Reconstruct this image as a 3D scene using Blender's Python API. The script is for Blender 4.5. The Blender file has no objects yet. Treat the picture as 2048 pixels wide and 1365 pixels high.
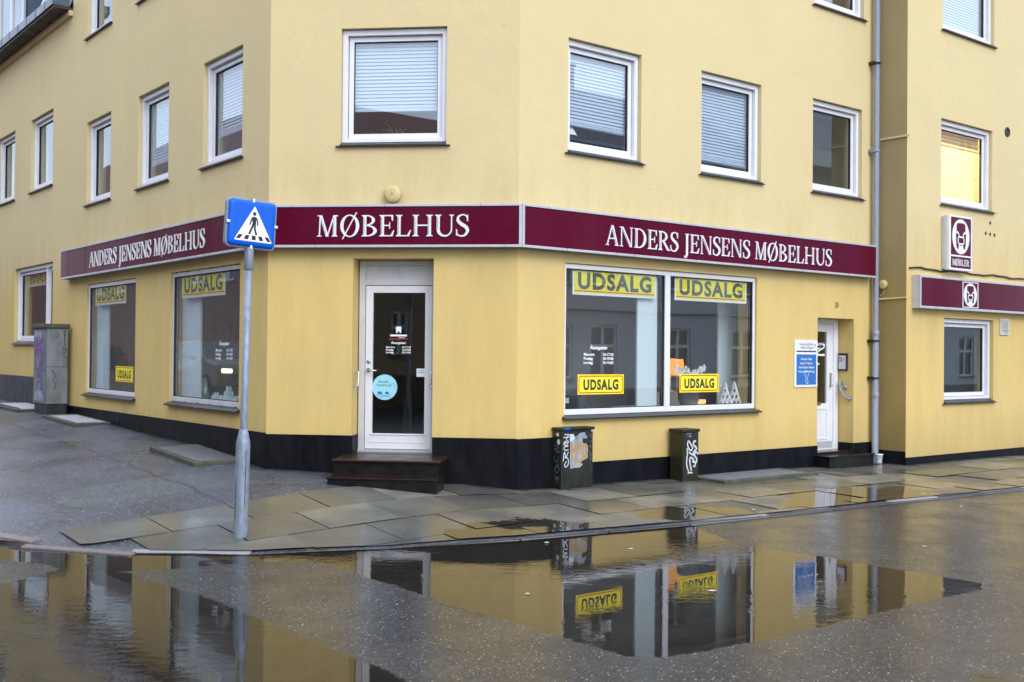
import bpy, bmesh, math, random
import numpy as np
from mathutils import Vector, Matrix
R_ = math.radians
random.seed(7); np.random.seed(7)
scene = bpy.context.scene
COL = scene.collection

# ------------------------------------------------------------------ camera
CAM_H = 1.75
pitch, roll = R_(0.697), R_(0.53)
fw = Vector((0, math.cos(pitch), math.sin(pitch)))
up0 = Vector((0, -math.sin(pitch), math.cos(pitch)))
rt0 = Vector((1, 0, 0))
rt = rt0 * math.cos(roll) + up0 * math.sin(roll)
up = up0 * math.cos(roll) - rt0 * math.sin(roll)
cd = bpy.data.cameras.new('camera'); cam = bpy.data.objects.new('camera', cd); COL.objects.link(cam)
cam.matrix_world = Matrix(((rt.x, up.x, -fw.x, 0), (rt.y, up.y, -fw.y, 0), (rt.z, up.z, -fw.z, CAM_H), (0, 0, 0, 1)))
cd.sensor_width = 36; cd.lens = 2188 / 2048 * 36; cd.clip_start = .1; cd.clip_end = 600
cd.dof.use_dof = True; cd.dof.focus_distance = 12.3; cd.dof.aperture_fstop = 3.2
scene.camera = cam
# ------------------------------------------------------------------ sky, sun, exposure
SUN_EL, SUN_AZ = R_(38), R_(150)          # azimuth measured clockwise from +Y
w = bpy.data.worlds.new('World'); scene.world = w; w.use_nodes = True
nt = w.node_tree; nt.nodes.clear()
sky = nt.nodes.new('ShaderNodeTexSky'); sky.sky_type = 'NISHITA'; sky.sun_disc = False
sky.sun_elevation = SUN_EL; sky.sun_rotation = SUN_AZ; sky.air_density = 1.0; sky.dust_density = 4.0; sky.ozone_density = 1.0
hs = nt.nodes.new('ShaderNodeHueSaturation'); hs.inputs['Saturation'].default_value = .60
bg = nt.nodes.new('ShaderNodeBackground'); bg.inputs['Strength'].default_value = .15
ow = nt.nodes.new('ShaderNodeOutputWorld')
# closed grey-white cloud deck in front of the blue, brighter overhead than at the horizon
tc = nt.nodes.new('ShaderNodeTexCoord'); cn_ = nt.nodes.new('ShaderNodeTexNoise'); cn_.inputs['Scale'].default_value = 2.2; cn_.inputs['Detail'].default_value = 5
nt.links.new(tc.outputs['Generated'], cn_.inputs['Vector'])
cr = nt.nodes.new('ShaderNodeValToRGB'); cr.color_ramp.elements[0].position = .3; cr.color_ramp.elements[0].color = (5.9, 6.8, 8.7, 1); cr.color_ramp.elements[1].position = .7; cr.color_ramp.elements[1].color = (8.7, 9.6, 11.4, 1)
nt.links.new(cn_.outputs['Fac'], cr.inputs[0])
cm = nt.nodes.new('ShaderNodeMix'); cm.data_type = 'RGBA'; cm.inputs[0].default_value = .8
nt.links.new(sky.outputs[0], hs.inputs['Color']); nt.links.new(hs.outputs[0], cm.inputs[6]); nt.links.new(cr.outputs[0], cm.inputs[7]); nt.links.new(cm.outputs[2], bg.inputs['Color']); nt.links.new(bg.outputs[0], ow.inputs[0])
sd = bpy.data.lights.new('sun', 'SUN'); sd.energy = .55; sd.angle = R_(25); sd.color = (1, .96, .9)
so = bpy.data.objects.new('sun', sd); COL.objects.link(so)
sdir = Vector((math.sin(SUN_AZ) * math.cos(SUN_EL), math.cos(SUN_AZ) * math.cos(SUN_EL), math.sin(SUN_EL)))
so.rotation_euler = sdir.to_track_quat('Z', 'Y').to_euler(); so.location = sdir * 60
scene.view_settings.view_transform = 'Standard'; scene.view_settings.look = 'None'
scene.view_settings.exposure = 0.82; scene.view_settings.gamma = 1
scene.view_settings.use_curve_mapping = False
scene.cycles.max_bounces = 8; scene.cycles.transparent_max_bounces = 12

# ------------------------------------------------------------------ frames of the walls
aR, aC, aL = R_(38.34), R_(-6.66), R_(128.34)
def V2(a): return Vector((math.cos(a), math.sin(a), 0))
uR, uC, uL = V2(aR), V2(aC), V2(aL)
nR = Vector((uR.y, -uR.x, 0)); nC = Vector((uC.y, -uC.x, 0)); nL = Vector((-uL.y, uL.x, 0))
B = Vector((.0616, 13.0, 0)); A = Vector((-2.9892, 13.3562, 0))
WC = (B - A).length; WR = 7.35; WL = 8.02; NOFF = .554
E_ = B + uR * WR; N0 = E_ + nR * NOFF
class Frame:
    def __init__(s, O, X, Yin): s.O, s.X, s.Y = O.copy(), X.copy(), Yin.copy()
    def p(s, x, y, z): return s.O + s.X * x + s.Y * y + Vector((0, 0, z))
FL = Frame(A, -uL, -nL); FC = Frame(A, uC, -nC); FR = Frame(B, uR, -nR); FN = Frame(N0, uR, -nR); FT = Frame(E_, nR, uR)
WORLD = Frame(Vector((0, 0, 0)), Vector((1, 0, 0)), Vector((0, 1, 0)))

# ------------------------------------------------------------------ mesh builder
class MB:
    def __init__(s): s.v = []; s.f = []; s.sm = []
    def quad(s, pts, smooth=False):
        k = len(s.v); s.v += [Vector(p) for p in pts]; s.f.append(tuple(range(k, k + len(pts)))); s.sm.append(smooth)
    def box(s, F, x0, x1, y0, y1, z0, z1):
        P = [F.p(x, y, z) for z in (z0, z1) for x, y in ((x0, y0), (x1, y0), (x1, y1), (x0, y1))]
        k = len(s.v); s.v += P
        for q in ((0, 3, 2, 1), (4, 5, 6, 7), (0, 1, 5, 4), (1, 2, 6, 5), (2, 3, 7, 6), (3, 0, 4, 7)):
            s.f.append(tuple(k + i for i in q)); s.sm.append(False)
        return s
    def prism(s, F, pts, y0, y1):
        """outline pts (x,z) extruded from depth y0 (front) to y1"""
        n = len(pts); k = len(s.v)
        s.v += [F.p(x, y0, z) for x, z in pts] + [F.p(x, y1, z) for x, z in pts]
        s.f.append(tuple(range(k, k + n))); s.sm.append(False)
        s.f.append(tuple(range(k + 2 * n - 1, k + n - 1, -1))); s.sm.append(False)
        for i in range(n):
            j = (i + 1) % n
            s.f.append((k + i, k + n + i, k + n + j, k + j)); s.sm.append(False)
        return s
    def ring(s, F, x0, x1, z0, z1, wl, wr, wb, wt, y0, y1):
        """rectangular frame, butt-jointed as one closed ring"""
        o = [(x0, z0), (x1, z0), (x1, z1), (x0, z1)]; i_ = [(x0 + wl, z0 + wb), (x1 - wr, z0 + wb), (x1 - wr, z1 - wt), (x0 + wl, z1 - wt)]
        k = len(s.v)
        for y in (y0, y1):
            s.v += [F.p(x, y, z) for x, z in o] + [F.p(x, y, z) for x, z in i_]
        for a in range(4):
            b = (a + 1) % 4
            for q in ((a, b, 4 + b, 4 + a), (8 + a, 12 + a, 12 + b, 8 + b), (a, 8 + a, 8 + b, b), (4 + a, 4 + b, 12 + b, 12 + a)):
                s.f.append(tuple(k + t for t in q)); s.sm.append(False)
        return s
    def lathe(s, c, prof, n=20, axis='z', F=None, smooth=True, cap=True):
        """prof: (r, h); axis z about c, or along -Y of frame F (out of wall) about (x,z)=c"""
        k = len(s.v)
        for r, h in prof:
            for i in range(n):
                t = 2 * math.pi * i / n
                if axis == 'z': s.v.append(Vector((c[0] + r * math.cos(t), c[1] + r * math.sin(t), c[2] + h)))
                else: s.v.append(F.p(c[0] + r * math.cos(t), -h, c[1] + r * math.sin(t)))
        for a in range(len(prof) - 1):
            for i in range(n):
                j = (i + 1) % n
                s.f.append((k + a * n + i, k + a * n + j, k + (a + 1) * n + j, k + (a + 1) * n + i)); s.sm.append(smooth)
        if cap:
            s.f.append(tuple(k + i for i in range(n))); s.sm.append(False)
            m = k + (len(prof) - 1) * n
            s.f.append(tuple(m + i for i in range(n))); s.sm.append(False)
        return s
    def tube(s, pts, r, n=8):
        pts = [Vector(p) for p in pts]; k = len(s.v); m = len(pts)
        rr = r if isinstance(r, (list, tuple)) else [r] * m
        prev = None
        for a in range(m):
            d = (pts[min(a + 1, m - 1)] - pts[max(a - 1, 0)]).normalized()
            ref = Vector((0, 0, 1)) if abs(d.z) < .9 else Vector((1, 0, 0))
            if prev is None: e1 = d.cross(ref).normalized()
            else: e1 = (prev - d * prev.dot(d)).normalized()
            prev = e1; e2 = d.cross(e1)
            for i in range(n):
                t = 2 * math.pi * i / n
                s.v.append(pts[a] + (e1 * math.cos(t) + e2 * math.sin(t)) * rr[a])
        for a in range(m - 1):
            for i in range(n):
                j = (i + 1) % n
                s.f.append((k + a * n + i, k + a * n + j, k + (a + 1) * n + j, k + (a + 1) * n + i)); s.sm.append(True)
        s.f.append(tuple(k + i for i in range(n))); s.sm.append(False)
        s.f.append(tuple(k + (m - 1) * n + i for i in range(n))); s.sm.append(False)
        return s
    def wall(s, F, x0, x1, z0, z1, ops, depth):
        xs = sorted({x0, x1, *[a for o in ops for a in o[:2]]}); zs = sorted({z0, z1, *[a for o in ops for a in o[2:4]]})
        xs = [x for x in xs if x0 <= x <= x1]; zs = [z for z in zs if z0 <= z <= z1]
        for i in range(len(xs) - 1):
            for j in range(len(zs) - 1):
                cx, cz = (xs[i] + xs[i + 1]) / 2, (zs[j] + zs[j + 1]) / 2
                if any(o[0] < cx < o[1] and o[2] < cz < o[3] for o in ops): continue
                s.quad([F.p(xs[i], 0, zs[j]), F.p(xs[i + 1], 0, zs[j]), F.p(xs[i + 1], 0, zs[j + 1]), F.p(xs[i], 0, zs[j + 1])])
                s.quad([F.p(xs[i], depth, zs[j]), F.p(xs[i], depth, zs[j + 1]), F.p(xs[i + 1], depth, zs[j + 1]), F.p(xs[i + 1], depth, zs[j])])
        for o in ops:
            a, b, c, d = o[0], o[1], max(o[2], z0), min(o[3], z1)
            for (p, q) in (((a, c), (b, c)), ((b, c), (b, d)), ((b, d), (a, d)), ((a, d), (a, c))):
                s.quad([F.p(p[0], 0, p[1]), F.p(q[0], 0, q[1]), F.p(q[0], depth, q[1]), F.p(p[0], depth, p[1])])
        return s
    def text(s, F, txt, x, z, h, y=-.001, th=.001, align='LEFT', bold=0, width=None, sx=1.0, gap=1.0):
        """sans lettering, cap height h, base line z, front at depth y-th"""
        cu = bpy.data.curves.new('t', 'FONT'); cu.body = txt; cu.size = 1; cu.offset = bold; cu.resolution_u = 3; cu.space_character = gap
        ob = bpy.data.objects.new('t', cu); COL.objects.link(ob)
        dg = bpy.context.evaluated_depsgraph_get()
        me = bpy.data.meshes.new_from_object(ob.evaluated_get(dg))
        vs = [v.co.copy() for v in me.vertices]; fs = [tuple(p.vertices) for p in me.polygons]
        bpy.data.objects.remove(ob); bpy.data.curves.remove(cu); bpy.data.meshes.remove(me)
        if not vs: return s
        CAP = .73
        k_ = h / CAP; xs = [v.x for v in vs]; W = (max(xs) - min(xs)) * k_
        kx = k_ * sx if width is None else k_ * width / W
        W = (max(xs) - min(xs)) * kx
        ox = x - min(xs) * kx if align == 'LEFT' else (x - W / 2 - min(xs) * kx if align == 'CENTER' else x - W - min(xs) * kx)
        k = len(s.v)
        s.v += [F.p(ox + v.x * kx, y - th, z + v.y * k_) for v in vs]
        for f in fs: s.f.append(tuple(k + i for i in f)); s.sm.append(False)
        return s
    def ribbon(s, F, pts, wd, y, smooth=True):
        if smooth and len(pts) > 2: pts = catmull(pts, 5)
        L = []
        for i in range(len(pts)):
            a = Vector(pts[max(i - 1, 0)]); b = Vector(pts[min(i + 1, len(pts) - 1)]); d = (b - a)
            d = d.normalized() if d.length > 1e-9 else Vector((1, 0))
            nrm = Vector((-d.y, d.x)) * wd / 2; p = Vector(pts[i]); L.append((p + nrm, p - nrm))
        k = len(s.v)
        for i, (a, b) in enumerate(L):
            yy = y - .00001 * i
            s.v += [F.p(a.x, yy, a.y), F.p(b.x, yy, b.y)]
        for i in range(len(L) - 1):
            s.f.append((k + 2 * i, k + 2 * i + 1, k + 2 * i + 3, k + 2 * i + 2)); s.sm.append(False)
        return s
def catmull(pts, n):
    P = [Vector(p) for p in pts]; P = [P[0] * 2 - P[1]] + P + [P[-1] * 2 - P[-2]]; out = []
    for i in range(1, len(P) - 2):
        for k in range(n):
            t = k / n
            out.append(.5 * ((2 * P[i]) + (P[i + 1] - P[i - 1]) * t + (2 * P[i - 1] - 5 * P[i] + 4 * P[i + 1] - P[i + 2]) * t * t + (3 * P[i] - P[i - 1] - 3 * P[i + 1] + P[i + 2]) * t ** 3))
    out.append(P[-2]); return out

def link(name, mb, mat, parent=None, origin=None, fix=False, bevel=0):
    """one mesh object; verts given in world space"""
    root = parent
    while root is not None and root.parent is not None: root = root.parent
    o0 = root.location.copy() if root is not None else (Vector(origin) if origin is not None else Vector((0, 0, 0)))
    me = bpy.data.meshes.new(name)
    me.from_pydata([tuple(v - o0) for v in mb.v], [], mb.f)
    me.polygons.foreach_set('use_smooth', mb.sm)
    if fix:
        bm = bmesh.new(); bm.from_mesh(me); bmesh.ops.recalc_face_normals(bm, faces=bm.faces); bm.to_mesh(me); bm.free()
    me.update()
    if mat is not None:
        for m in (mat if isinstance(mat, (list, tuple)) else [mat]): me.materials.append(m)
    ob = bpy.data.objects.new(name, me); COL.objects.link(ob)
    if parent is not None: ob.parent = parent
    else: ob.location = o0
    if bevel:
        b = ob.modifiers.new('bevel', 'BEVEL'); b.width = bevel; b.segments = 2; b.limit_method = 'ANGLE'; b.angle_limit = R_(50)
    return ob
def tag(o, label=None, cat=None, group=None, kind=None):
    if label: o['label'] = label
    if cat: o['category'] = cat
    if group: o['group'] = group
    if kind: o['kind'] = kind
    return o
def thing(name, label, cat, loc, group=None):
    o = bpy.data.objects.new(name, None); COL.objects.link(o); o.location = loc; o.empty_display_size = .2
    return tag(o, label, cat, group)

# ------------------------------------------------------------------ materials
def mat(name, col=(.5, .5, .5), rough=.6, metal=0, spec=.5, ior=1.45):
    m = bpy.data.materials.new(name); m.use_nodes = True
    b = m.node_tree.nodes['Principled BSDF']
    b.inputs['Base Color'].default_value = (*col, 1); b.inputs['Roughness'].default_value = rough; b.inputs['Metallic'].default_value = metal
    b.inputs['Specular IOR Level'].default_value = spec; b.inputs['IOR'].default_value = ior
    return m
class NT:
    def __init__(s, m): s.t = m.node_tree; s.n = s.t.nodes; s.b = s.n['Principled BSDF']; s.out = s.n['Material Output']
    def new(s, t, **kw):
        n = s.n.new(t)
        for k, v in kw.items():
            if k in ('op', 'blend', 'mode'): setattr(n, {'op': 'operation', 'blend': 'blend_type', 'mode': 'data_type'}[k], v)
            elif hasattr(n, k): setattr(n, k, v)
        return n
    def l(s, a, b): s.t.links.new(a, b)
    def pos(s): return s.new('ShaderNodeNewGeometry').outputs['Position']
    def mapping(s, vec, scale):
        m = s.new('ShaderNodeMapping'); m.inputs['Scale'].default_value = scale; s.l(vec, m.inputs['Vector']); return m.outputs[0]
    def noise(s, vec, scale, detail=4, rough=.55, dist=0):
        n = s.new('ShaderNodeTexNoise'); n.inputs['Scale'].default_value = scale; n.inputs['Detail'].default_value = detail
        n.inputs['Roughness'].default_value = rough; n.inputs['Distortion'].default_value = dist
        s.l(vec, n.inputs['Vector']); return n.outputs['Fac']
    def voro(s, vec, scale, feature='F1', out='Distance'):
        n = s.new('ShaderNodeTexVoronoi'); n.feature = feature; n.inputs['Scale'].default_value = scale; s.l(vec, n.inputs['Vector']); return n.outputs[out]
    def ramp(s, fac, stops):
        r = s.new('ShaderNodeValToRGB'); e = r.color_ramp.elements
        while len(e) < len(stops): e.new(.5)
        for i, (p, c) in enumerate(stops):
            e[i].position = p; e[i].color = (*c, 1) if isinstance(c, (tuple, list)) else (c, c, c, 1)
        s.l(fac, r.inputs[0]); return r.outputs[0]
    def mr(s, v, a, b, c=0, d=1, smooth=False):
        r = s.new('ShaderNodeMapRange')
        if smooth: r.interpolation_type = 'SMOOTHSTEP'
        for k, x in zip(('From Min', 'From Max', 'To Min', 'To Max'), (a, b, c, d)): r.inputs[k].default_value = x
        s.l(v, r.inputs['Value']); return r.outputs[0]
    def math(s, op, a, b=None):
        m = s.new('ShaderNodeMath', op=op)
        for i, x in enumerate((a, b)):
            if x is None: continue
            if isinstance(x, (int, float)): m.inputs[i].default_value = x
            else: s.l(x, m.inputs[i])
        return m.outputs[0]
    def mix(s, f, a, b, blend='MIX'):
        m = s.new('ShaderNodeMix', mode='RGBA'); m.blend_type = blend
        for k, x in ((0, f), (6, a), (7, b)):
            if isinstance(x, (int, float)): m.inputs[k].default_value = x
            elif isinstance(x, (tuple, list)): m.inputs[k].default_value = (*x, 1)
            else: s.l(x, m.inputs[k])
        return m.outputs[2]
    def bump(s, h, strength=.3, dist=.01, normal=None):
        b = s.new('ShaderNodeBump'); b.inputs['Distance'].default_value = dist
        if isinstance(strength, (int, float)): b.inputs['Strength'].default_value = strength
        else: s.l(strength, b.inputs['Strength'])
        s.l(h, b.inputs['Height'])
        if normal is not None: s.l(normal, b.inputs['Normal'])
        return b.outputs[0]
    def attr(s, name): n = s.new('ShaderNodeAttribute'); n.attribute_name = name; return n.outputs['Fac']
    def sepz(s, vec): n = s.new('ShaderNodeSeparateXYZ'); s.l(vec, n.inputs[0]); return n.outputs

def stucco(name, base, low, dirt=(.33, .27, .16), zsplit=(2.7, 3.6)):
    """painted render: deeper yellow shop front blending into paler upper floors, roller streaks, rain stains"""
    m = mat(name, base, .75, spec=.3); t = NT(m); p = t.pos()
    z = t.sepz(p)[2]
    n1 = t.noise(t.mapping(p, (.45, .45, .45)), 1.6, 4)
    st = t.noise(t.mapping(p, (2.2, 2.2, .12)), 2.2, 5, .6)
    fine = t.noise(p, 26, 4, .6)
    c = t.mix(t.mr(z, *zsplit), low, base)
    c = t.mix(t.mr(n1, .35, .75, 0, .35), c, tuple(x * .86 for x in base))
    c = t.mix(t.mr(st, .55, .85, 0, .08), c, dirt)
    big = t.noise(t.mapping(p, (.5, .5, .8)), .9, 6, .7, .8)
    c = t.mix(t.mr(big, .48, .72, 0, .22), c, tuple(x * .78 for x in base))
    c = t.mix(t.mr(t.noise(p, 7, 5, .7), .55, .8, 0, .18), c, tuple(min(1, x * 1.15) for x in base))
    c = t.mix(t.mr(fine, .45, .8, 0, .12), c, dirt)
    c = t.mix(t.math('MULTIPLY', t.mr(z, 4.3, 3.6), t.mr(t.noise(t.mapping(p, (1.3, 1.3, .25)), 2.0, 5, .65), .42, .72, 0, .42)), c, (.50, .36, .13))
    # splash grime over the plinth
    zz = t.math('ADD', z, t.mr(st, .2, .8, -.25, .25))
    c = t.mix(t.mr(zz, .95, .2, 0, .35), c, (.30, .22, .09))
    sp = t.voro(t.mapping(p, (1, 1, .6)), 2.3)
    c = t.mix(t.mr(sp, .012, .02, .55, 0), c, (.12, .10, .06))
    t.l(c, t.b.inputs['Base Color'])
    f2 = t.noise(p, 150, 3, .6); und = t.noise(p, 5, 2)
    h = t.math('ADD', t.math('MULTIPLY', f2, .35), t.math('ADD', t.math('MULTIPLY', fine, .5), t.math('MULTIPLY', und, 1.2)))
    t.l(t.bump(h, .35, .006), t.b.inputs['Normal'])
    return m
def dirty(name, col, col2, scale=3, rough=.5, amt=.5, stretch=(1, 1, 1), bump=0, metal=0, spec=.5, bscale=60):
    m = mat(name, col, rough, metal, spec); t = NT(m); p = t.pos()
    n = t.noise(t.mapping(p, stretch), scale, 6, .65)
    t.l(t.mix(t.mr(n, .4, .75, 0, amt), col, col2), t.b.inputs['Base Color'])
    t.l(t.mr(n, .3, .7, rough * .85, min(1, rough * 1.25)), t.b.inputs['Roughness'])
    if bump: t.l(t.bump(t.noise(p, bscale, 4), bump, .004), t.b.inputs['Normal'])
    return m
M = {}
M['wall'] = stucco('yellow_render', (.665, .545, .292), (.68, .495, .172))
M['wall_side'] = M['wall']
M['plinth'] = dirty('black_plinth_paint', (.003, .0035, .006), (.012, .013, .016), 5, .5, .7, (1, 1, .35), .25, spec=.16)
M['plinth_grey'] = dirty('grey_plinth_paint', (.012, .014, .02), (.035, .037, .045), 3, .5, .7, (1, 1, .5), .25)
M['white'] = dirty('white_window_paint', (.74, .75, .78), (.55, .54, .50), 5, .35, .35)
M['white_old'] = dirty('weathered_white_paint', (.60, .61, .63), (.38, .36, .32), 6, .45, .6, (1, 1, .4))
M['gap'] = mat('dark_gasket', (.012, .013, .014), .6)
M['slate_sill'] = dirty('dark_sill', (.018, .019, .024), (.05, .045, .04), 8, .35, .5)
M['maroon'] = dirty('maroon_panel', (.088, .0015, .018), (.105, .008, .03), 1.2, .2, .6, (1, 1, .3), spec=.22)
M['alu'] = dirty('aluminium_trim', (.56, .57, .60), (.36, .36, .36), 7, .38, .5, (1, 1, 1), 0, .3)
M['letter'] = dirty('white_letters', (.76, .77, .80), (.58, .58, .6), 6, .4, .3)
M['blind'] = mat('blind_slat', (.52, .60, .72), .6)
M['interior'] = dirty('interior_plaster', (.60, .63, .64), (.50, .54, .55), .8, .8, .4)
M['interior_warm'] = mat('warm_room_plaster', (.85, .78, .60), .8)
M['panelboard'] = dirty('display_board', (.70, .78, .80), (.60, .68, .70), 1.5, .6, .4, (1, 1, .2))
M['zinc'] = dirty('zinc_pipe', (.30, .34, .42), (.19, .21, .26), 9, .42, .6, (1, 1, .4), .1, .35)
M['galv'] = dirty('galvanised_steel', (.25, .30, .37), (.13, .16, .20), 26, .5, .8, (1, 1, .5), .15, .3, .5, 90)
M['chrome'] = mat('brushed_steel', (.55, .56, .58), .25, .9)
M['darkmetal'] = mat('dark_metal', (.03, .03, .035), .4, .5)
M['brass'] = mat('brass', (.45, .30, .08), .35, .8)
M['tile'] = dirty('dark_glazed_tile', (.012, .006, .005), (.03, .014, .010), 9, .18, .7, (1, 1, 1), .2)
M['tread'] = dirty('rusty_brown_tread', (.028, .012, .006), (.008, .006, .005), 4, .3, .8, (1, 1, 1), .3)
M['stepface'] = dirty('black_step_face', (.005, .005, .006), (.02, .016, .014), 8, .3, .6, (1, 1, 1), .25)
M['yellow_paper'] = mat('yellow_paper', (.88, .76, .03), .6)
M['white_paper'] = mat('white_paper', (.8, .8, .8), .6)
M['ink'] = mat('dark_ink', (.035, .035, .04), .6)
M['ink_grey'] = mat('faded_ink', (.10, .11, .11), .6)
M['red'] = mat('red_print', (.55, .035, .02), .5)
M['white_film'] = mat('white_foil_letters', (.85, .86, .88), .5)
M['blue_sign'] = mat('blue_print', (.035, .16, .45), .35)
M['navy'] = mat('navy_print', (.02, .05, .10), .4)
M['cyan'] = mat('pale_cyan_print', (.33, .68, .78), .5)
M['green_cab'] = dirty('dark_green_cabinet', (.010, .013, .009), (.032, .036, .024), 9, .42, .7, (1, 1, .6), .15)
M['brown_cab'] = dirty('olive_brown_cabinet', (.020, .019, .009), (.035, .032, .02), 7, .4, .7, (1, 1, .6), .1)
M['grey_cab'] = dirty('grey_cabinet', (.19, .215, .24), (.07, .085, .075), 4, .55, .9, (1, 1, .45), .2)
M['moss'] = dirty('mossy_lid', (.05, .06, .025), (.14, .14, .12), 14, .9, .8, (1, 1, 1), .6)
M['spray_white'] = mat('white_spray', (.55, .58, .62), .6)
M['spray_grey'] = dirty('grey_smear', (.34, .36, .40), (.12, .13, .14), 9, .6, .95)
M['spray_orange'] = mat('orange_spray', (.45, .24, .06), .6)
M['spray_purple'] = mat('purple_spray', (.20, .06, .26), .6)
M['spray_black'] = mat('black_spray', (.015, .015, .018), .6)
M['spray_faint'] = mat('faint_spray', (.15, .16, .17), .6)
M['concrete'] = dirty('mossy_concrete', (.075, .078, .058), (.03, .038, .018), 7, .7, .9, (1, 1, 1), .5)
M['grate'] = mat('grate_steel', (.30, .31, .34), .35, .7)
M['snow'] = dirty('hail_snow', (.40, .42, .46), (.24, .26, .29), 30, .8, .7, (1, 1, 1), .8)
M['sign_blue'] = mat('blue_sign_face', (.002, .105, .58), .3, spec=.25)
M['sign_black'] = mat('black_pictogram', (.006, .006, .007), .4)
M['granite'] = dirty('granite_kerb', (.26, .26, .275), (.36, .34, .33), 40, .3, .8, (1, 1, 1), .5)
M['granite_pink'] = dirty('pink_granite_kerb', (.13, .105, .10), (.20, .18, .18), 40, .4, .8, (1, 1, 1), .5)
M['slate_roof'] = dirty('slate_roof', (.045, .05, .06), (.08, .085, .095), 3, .5, .8, (1, 1, 1), .4)
M['zinc_dark'] = dirty('leaded_dormer', (.07, .10, .15), (.12, .16, .21), 2, .35, .9, (1, 1, .3), .1, .3)
M['soffit'] = dirty('brown_soffit', (.045, .035, .03), (.03, .025, .022), 6, .6, .6)
M['slush'] = dirty('grey_slush', (.17, .185, .21), (.09, .10, .115), 12, .5, .8, (1, 1, 1), .6)
M['leaf'] = mat('leaf', (.05, .12, .03), .5)
M['petal'] = mat('petal', (.75, .76, .74), .6)
M['pot'] = mat('pot', (.25, .24, .23), .6)
M['fabric'] = mat('grey_upholstery', (.17, .19, .20), .9)
M['wood'] = mat('pale_wood', (.45, .30, .15), .5)
M['cup'] = mat('white_cup', (.78, .78, .77), .5)
M['rubber'] = mat('black_cable', (.01, .01, .011), .5)
M['bell'] = dirty('yellow_bell', (.60, .48, .22), (.40, .30, .12), 12, .5, .5)
M['fluff'] = mat('pale_scrap', (.42, .42, .42), .8)
M['bglass'] = mat('bottle_glass', (.35, .45, .43), .1)
def emission(name, col, s):
    m = bpy.data.materials.new(name); m.use_nodes = True; n = m.node_tree.nodes; n.clear()
    e = n.new('ShaderNodeEmission'); e.inputs[0].default_value = (*col, 1); e.inputs[1].default_value = s
    o = n.new('ShaderNodeOutputMaterial'); m.node_tree.links.new(e.outputs[0], o.inputs[0]); return m
M['lampglow'] = emission('lamp_glow', (1, .40, .09), .85)
M['flame'] = emission('small_lamp_glow', (1, .50, .18), 1.1)
M['led'] = emission('red_led', (1, .2, .12), .5)
M['headlamp'] = emission('headlamp_glow', (1, .85, .55), 6)
def glass(name, ior=1.9, tint=(.93, .97, .97), dirt=0.0):
    m = bpy.data.materials.new(name); m.use_nodes = True; n = m.node_tree.nodes; n.clear(); L = m.node_tree.links.new
    o = n.new('ShaderNodeOutputMaterial'); tr = n.new('ShaderNodeBsdfTransparent'); tr.inputs[0].default_value = (*tint, 1)
    gl = n.new('ShaderNodeBsdfGlossy'); gl.inputs['Roughness'].default_value = 0.004; gl.inputs['Color'].default_value = (.88, .95, 1, 1)
    fr = n.new('ShaderNodeFresnel'); fr.inputs[0].default_value = ior
    gb = n.new('ShaderNodeNewGeometry'); io = n.new('ShaderNodeMapRange'); io.inputs[3].default_value = ior; io.inputs[4].default_value = 1 / ior   # same reflectance from either side of the thin pane
    L(gb.outputs['Backfacing'], io.inputs[0]); L(io.outputs[0], fr.inputs[0])
    mx = n.new('ShaderNodeMixShader'); L(fr.outputs[0], mx.inputs[0]); L(tr.outputs[0], mx.inputs[1]); L(gl.outputs[0], mx.inputs[2])
    # old glass is never quite flat
    g = n.new('ShaderNodeNewGeometry'); ns = n.new('ShaderNodeTexNoise'); ns.inputs['Scale'].default_value = .9; ns.inputs['Detail'].default_value = 1
    bp = n.new('ShaderNodeBump'); bp.inputs['Strength'].default_value = .08; bp.inputs['Distance'].default_value = .02
    L(g.outputs['Position'], ns.inputs['Vector']); L(ns.outputs['Fac'], bp.inputs['Height']); L(bp.outputs[0], gl.inputs['Normal'])
    last = mx
    if dirt:   # film of rain drops and condensation; its blue tone also stands in for reflections
        df = n.new('ShaderNodeBsdfDiffuse'); df.inputs[0].default_value = (.50, .60, .70, 1)
        mp = n.new('ShaderNodeMapping'); mp.inputs['Scale'].default_value = (40, 40, 9); L(g.outputs['Position'], mp.inputs[0])
        n2 = n.new('ShaderNodeTexNoise'); n2.inputs['Scale'].default_value = 1; n2.inputs['Detail'].default_value = 5; L(mp.outputs[0], n2.inputs['Vector'])
        r = n.new('ShaderNodeMapRange'); r.inputs[1].default_value = .4; r.inputs[2].default_value = .8; r.inputs[3].default_value = dirt * .25; r.inputs[4].default_value = dirt; L(n2.outputs['Fac'], r.inputs[0])
        m2 = n.new('ShaderNodeMixShader'); L(r.outputs[0], m2.inputs[0]); L(mx.outputs[0], m2.inputs[1]); L(df.outputs[0], m2.inputs[2]); last = m2
    L(last.outputs[0], o.inputs[0]); return m
M['pane'] = glass('window_glass', 2.5, dirt=.025)
M['pane_wet'] = glass('rain_spotted_glass', 2.4, dirt=.17)
M['pane_dark'] = glass('door_glass', 1.75, (.55, .58, .6), .01)

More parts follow.
